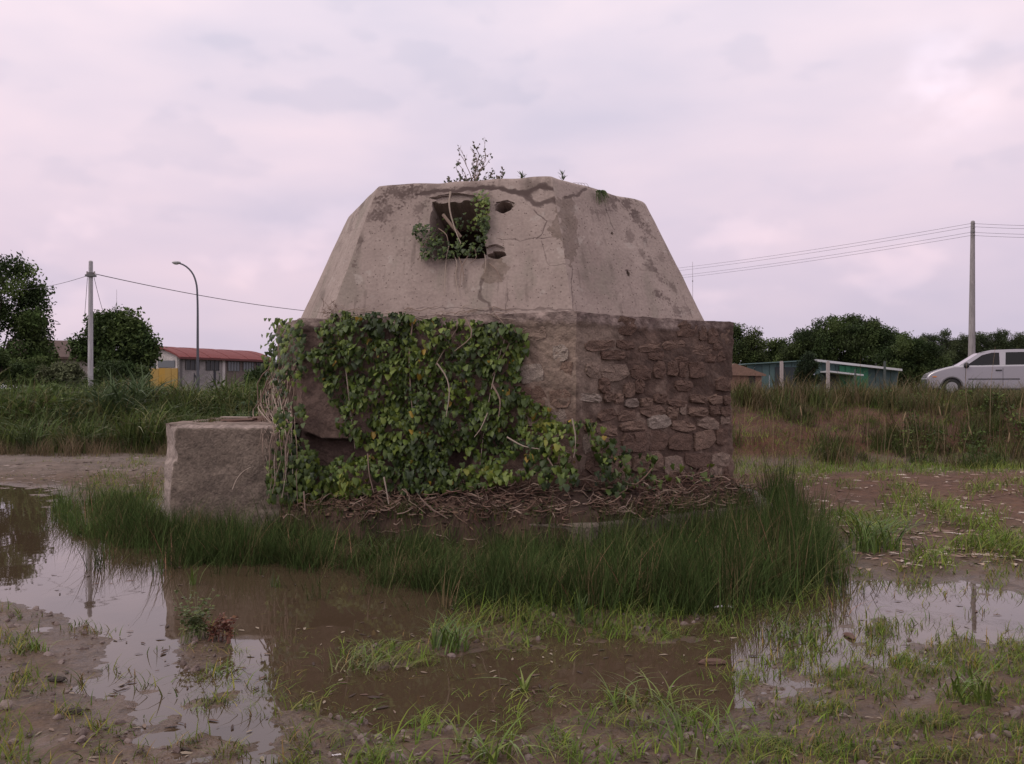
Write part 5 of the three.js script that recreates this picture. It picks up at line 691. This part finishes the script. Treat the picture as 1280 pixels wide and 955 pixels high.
[[279, 322.5], [283, 325.5], [290, 331.5], [294, 334]].forEach(([ya, yb], i) => { const a = at(1215, ya, 34.5); wire(['topmost of the four overhead wires left of the concrete pole', 'second of the four overhead wires left of the concrete pole', 'third of the four overhead wires left of the concrete pole', 'lowest of the four overhead wires left of the concrete pole'][i], a, at(690, yb + 26, 66), .35, .006); wire(['topmost overhead wire leaving the concrete pole to the right', 'second overhead wire leaving the concrete pole to the right', 'third overhead wire leaving the concrete pole to the right', 'lowest overhead wire leaving the concrete pole to the right'][i], a, at(1480, ya - 2, 30), .12, .006); });
{ const d = 46, foot = at(247.5, 482, d), y = level(foot.x, -d), t = thing('street_lamp', 'grey street lamp with curved arm before the red roofed hall', 'street lamp', V(foot.x, y, -d)), k = d / F, Yp = (py) => (EYE + (HY - py) * k) - y, X = (px) => (px - 247.5) * k;
  mesh('pole', tube([V(0, -.2, 0), V(X(247), Yp(430), 0), V(X(246.5), Yp(372), 0), V(X(245), Yp(354), 0), V(X(240), Yp(341), 0), V(X(231), Yp(332), 0), V(X(224), Yp(329), 0)], .085, .04, 8, 40), steel, t);
  const g = new THREE.SphereGeometry(.5, 14, 8); g.scale(.48, .16, .24); g.translate(X(220), Yp(328), 0); mesh('lamp_head', g, std([.4, .39, .4], .5), t); const l = new THREE.SphereGeometry(.5, 12, 6, 0, 6.283, Math.PI / 2, Math.PI / 2); l.scale(.36, .18, .18); l.translate(X(220), Yp(328.6), 0); mesh('lens', l, std([.6, .6, .58], .2), t); mesh('access_door', box(-.06, .06, .9, 1.3, .065, .09), std([.09, .09, .1], .6), t); }
[[145.5, 362, 120, 'hair thin far mast above the small drooping tree'], [866, 327, 100, 'hair thin far mast by the right slope of the bunker']].forEach(([px, py, d, label]) => { const p = at(px, py, d), y = level(p.x, -d), t = thing('mast', label, 'mast', V(p.x, y, -d)); mesh('rod', shaft(p.y - y, .045, .02, 6), std([.42, .38, .42], .7), t); for (const f of [.35, .6, .85]) mesh('collar', new THREE.CylinderGeometry(.06, .06, .15, 8).translate(0, (p.y - y) * f, 0), std([.25, .23, .25], .7), t); });

// ------------------------------------------------------------------ the car: a high roofed silver hatchback, nose to the left, seen from its side
{
  const d = 30, k = d / F, nose = (1151.5 - CX) * k, y0 = level(nose + 2, -31) + .05, X = (px) => (px - 1151.5) * k, Yr = (py) => EYE + (HY - py) * k - y0, car = thing('parked_car', 'silver people carrier parked on the bank road by the concrete pole', 'car', V(nose + .25, y0, -d), -.34);
  const silver = std([.37, .355, .375], .24, { metalness: .6, clearcoat: .8, clearcoatRoughness: .06 }), black = std([.025, .025, .028], .6), glass = std([.06, .07, .072], .03, { transmission: .9, thickness: 0, ior: 1.4 }), rubber = std([.02, .02, .02], .9), rimM = std([.35, .34, .35], .4, { metalness: .6 }), Wd = 1.78;
  const prof = (pts) => new THREE.Shape(pts.map(([x, y]) => new THREE.Vector2(x, y)));
  const arch = (s, cx, r) => { const h = new THREE.Path(); return h; };
  const wx = X(1178), wr = .3, wy = .3, rx = wx + 2.66, L = rx + .72;
  const lower = new THREE.Shape(); lower.moveTo(.02, .3); lower.lineTo(0, Yr(474)); lower.quadraticCurveTo(.02, Yr(469), .22, Yr(466)); lower.quadraticCurveTo(.45, Yr(462.5), X(1181), Yr(459.5)); lower.lineTo(L - .15, Yr(458)); lower.quadraticCurveTo(L, Yr(459), L, Yr(466)); lower.lineTo(L, .3);
  const wheelCut = (cx) => { lower.lineTo(cx + wr + .07, .28); for (let i = 0; i <= 14; i++) { const a = i / 14 * Math.PI; lower.lineTo(cx + Math.cos(a) * (wr + .07), wy + Math.sin(a) * (wr + .07)); } lower.lineTo(cx - wr - .07, .28); }; wheelCut(rx); wheelCut(wx); lower.lineTo(.02, .3);
  const bg = new THREE.ExtrudeGeometry(lower, { depth: Wd - .12, bevelSize: .06, bevelThickness: .06, bevelSegments: 4, curveSegments: 10 }); bg.translate(0, 0, -Wd + .06); mesh('body', bg, silver, car);
  // cabin: pillars and roof as a frame round the glass
  const hb = Yr(460), ht = Yr(438.2), roofPts = [[X(1182), hb], [X(1210), Yr(441)], [X(1222), ht + .0], [X(1250), ht + .02], [X(1282), ht], [L - .35, ht - .06], [L - .05, hb + .1]];
  const taper = (g, amt) => { const q = g.attributes.position; for (let i = 0; i < q.count; i++) { const t = clamp((q.getY(i) - hb) / (ht - hb)), zc = -Wd / 2 + .0; q.setZ(i, zc + (q.getZ(i) - zc) * (1 - amt * t)); } g.computeVertexNormals(); return g; };
  const shell = new THREE.Shape(); shell.moveTo(X(1180), hb - .06); roofPts.forEach(([x, y]) => shell.lineTo(x, y)); shell.lineTo(L - .04, hb - .06);
  const winHole = (pts) => { const h = new THREE.Path(pts.map(([x, y]) => new THREE.Vector2(x, y))); shell.holes.push(h); return prof(pts); };
  const w1 = winHole([[X(1191.5), hb + .02], [X(1231), hb + .02], [X(1231), Yr(441.5)], [X(1223), Yr(441.5)], [X(1212), Yr(444.5)]]), w2 = winHole([[X(1237), hb + .02], [X(1263), hb + .04], [X(1263), Yr(441)], [X(1238), Yr(441.2)]]), w3 = winHole([[X(1268), hb + .05], [L - .3, hb + .12], [L - .45, Yr(442)], [X(1268), Yr(441)]]);
  const sideG = taper(new THREE.ExtrudeGeometry(shell, { depth: .05, bevelEnabled: false }).translate(0, 0, -.11), .16), farG = taper(new THREE.ExtrudeGeometry(shell, { depth: .05, bevelEnabled: false }).translate(0, 0, -Wd + .06), .16); mesh('cabin_side', sideG, silver, car); mesh('cabin_side', farG, silver, car);
  for (const z of [-.085, -Wd + .085]) for (const w of [w1, w2, w3]) mesh('side_window', taper(new THREE.ExtrudeGeometry(w, { depth: .006, bevelEnabled: false }).translate(0, 0, z), .16), glass, car);
  const slab = (a, b, th, z0, z1) => { const dx = b[0] - a[0], dy = b[1] - a[1], l = Math.hypot(dx, dy), nx = -dy / l * th, ny = dx / l * th; return taper(new THREE.ExtrudeGeometry(prof([a, b, [b[0] - nx, b[1] - ny], [a[0] - nx, a[1] - ny]]), { depth: z1 - z0, bevelEnabled: false }).translate(0, 0, z0), .16); };
  mesh('roof', merge([1, 2, 3, 4].map((i) => slab(roofPts[i], roofPts[i + 1], .04, -Wd + .06, -.06))), silver, car); mesh('windscreen', slab(roofPts[0], roofPts[1], .012, -Wd + .11, -.11), glass, car); mesh('rear_window', slab(roofPts[5], roofPts[6], .012, -Wd + .11, -.11), glass, car); mesh('dashboard_ledge', box(X(1174), X(1192), hb - .03, hb + .02, -Wd + .15, -.12), silver, car);
  for (const sx of [X(1226), X(1262)]) for (const z of [-.5, -.95, -1.35]) { const g = box(sx - .05, sx + .06, hb - .3, hb + .26, z - .2, z + .2); mesh('seat', g, std([.06, .06, .065], .9), car); }
  mesh('bumper', box(-.05, .1, .22, Yr(476.5), -Wd + .06, -.04), black, car); mesh('rub_strip', box(X(1196), X(1252), Yr(474.6), Yr(473.4), .0, .018), black, car); mesh('sill', box(wx + .42, rx - .42, .2, .3, -Wd + .08, -.02), black, car);
  mesh('headlight', new THREE.SphereGeometry(1, 12, 8).scale(.1, .06, .1).translate(.1, Yr(471), -.16), std([.6, .55, .56], .1), car); mesh('headlight', new THREE.SphereGeometry(1, 12, 8).scale(.1, .06, .1).translate(.1, Yr(471), -Wd + .16), std([.6, .55, .56], .1), car); mesh('indicator', new THREE.SphereGeometry(1, 12, 8).scale(.11, .035, .03).translate(X(1158.5), Yr(471), -.02), std([.5, .16, .03], .3), car);
  for (const z of [-.06, -Wd + .06]) { const g = new THREE.SphereGeometry(1, 12, 8).scale(.09, .1, .09).translate(X(1194), hb + .08, z + (z > -.5 ? .1 : -.1)); mesh('mirror', g, black, car); }
  for (const px of [1229.5, 1266]) mesh('door_handle', box(X(px - 3.4), X(px + 3.4), Yr(464.2), Yr(462.6), -.002, .03), black, car); for (const px of [1193, 1234, 1266]) mesh('door_seam', box(X(px) - .006, X(px) + .006, .34, hb - .01, -.01, .004), black, car);
  for (const cx of [wx, rx]) for (const z of [-.12, -Wd + .12]) { const w = new THREE.Group(); w.name = 'wheel'; w.position.set(cx, wy, z); car.add(w); mesh('tyre', new THREE.TorusGeometry(wr - .075, .085, 10, 28), rubber, w); mesh('rim', new THREE.CylinderGeometry(wr - .1, wr - .1, .14, 22).rotateX(Math.PI / 2), rimM, w); }
}

renderer.render(scene, camera);
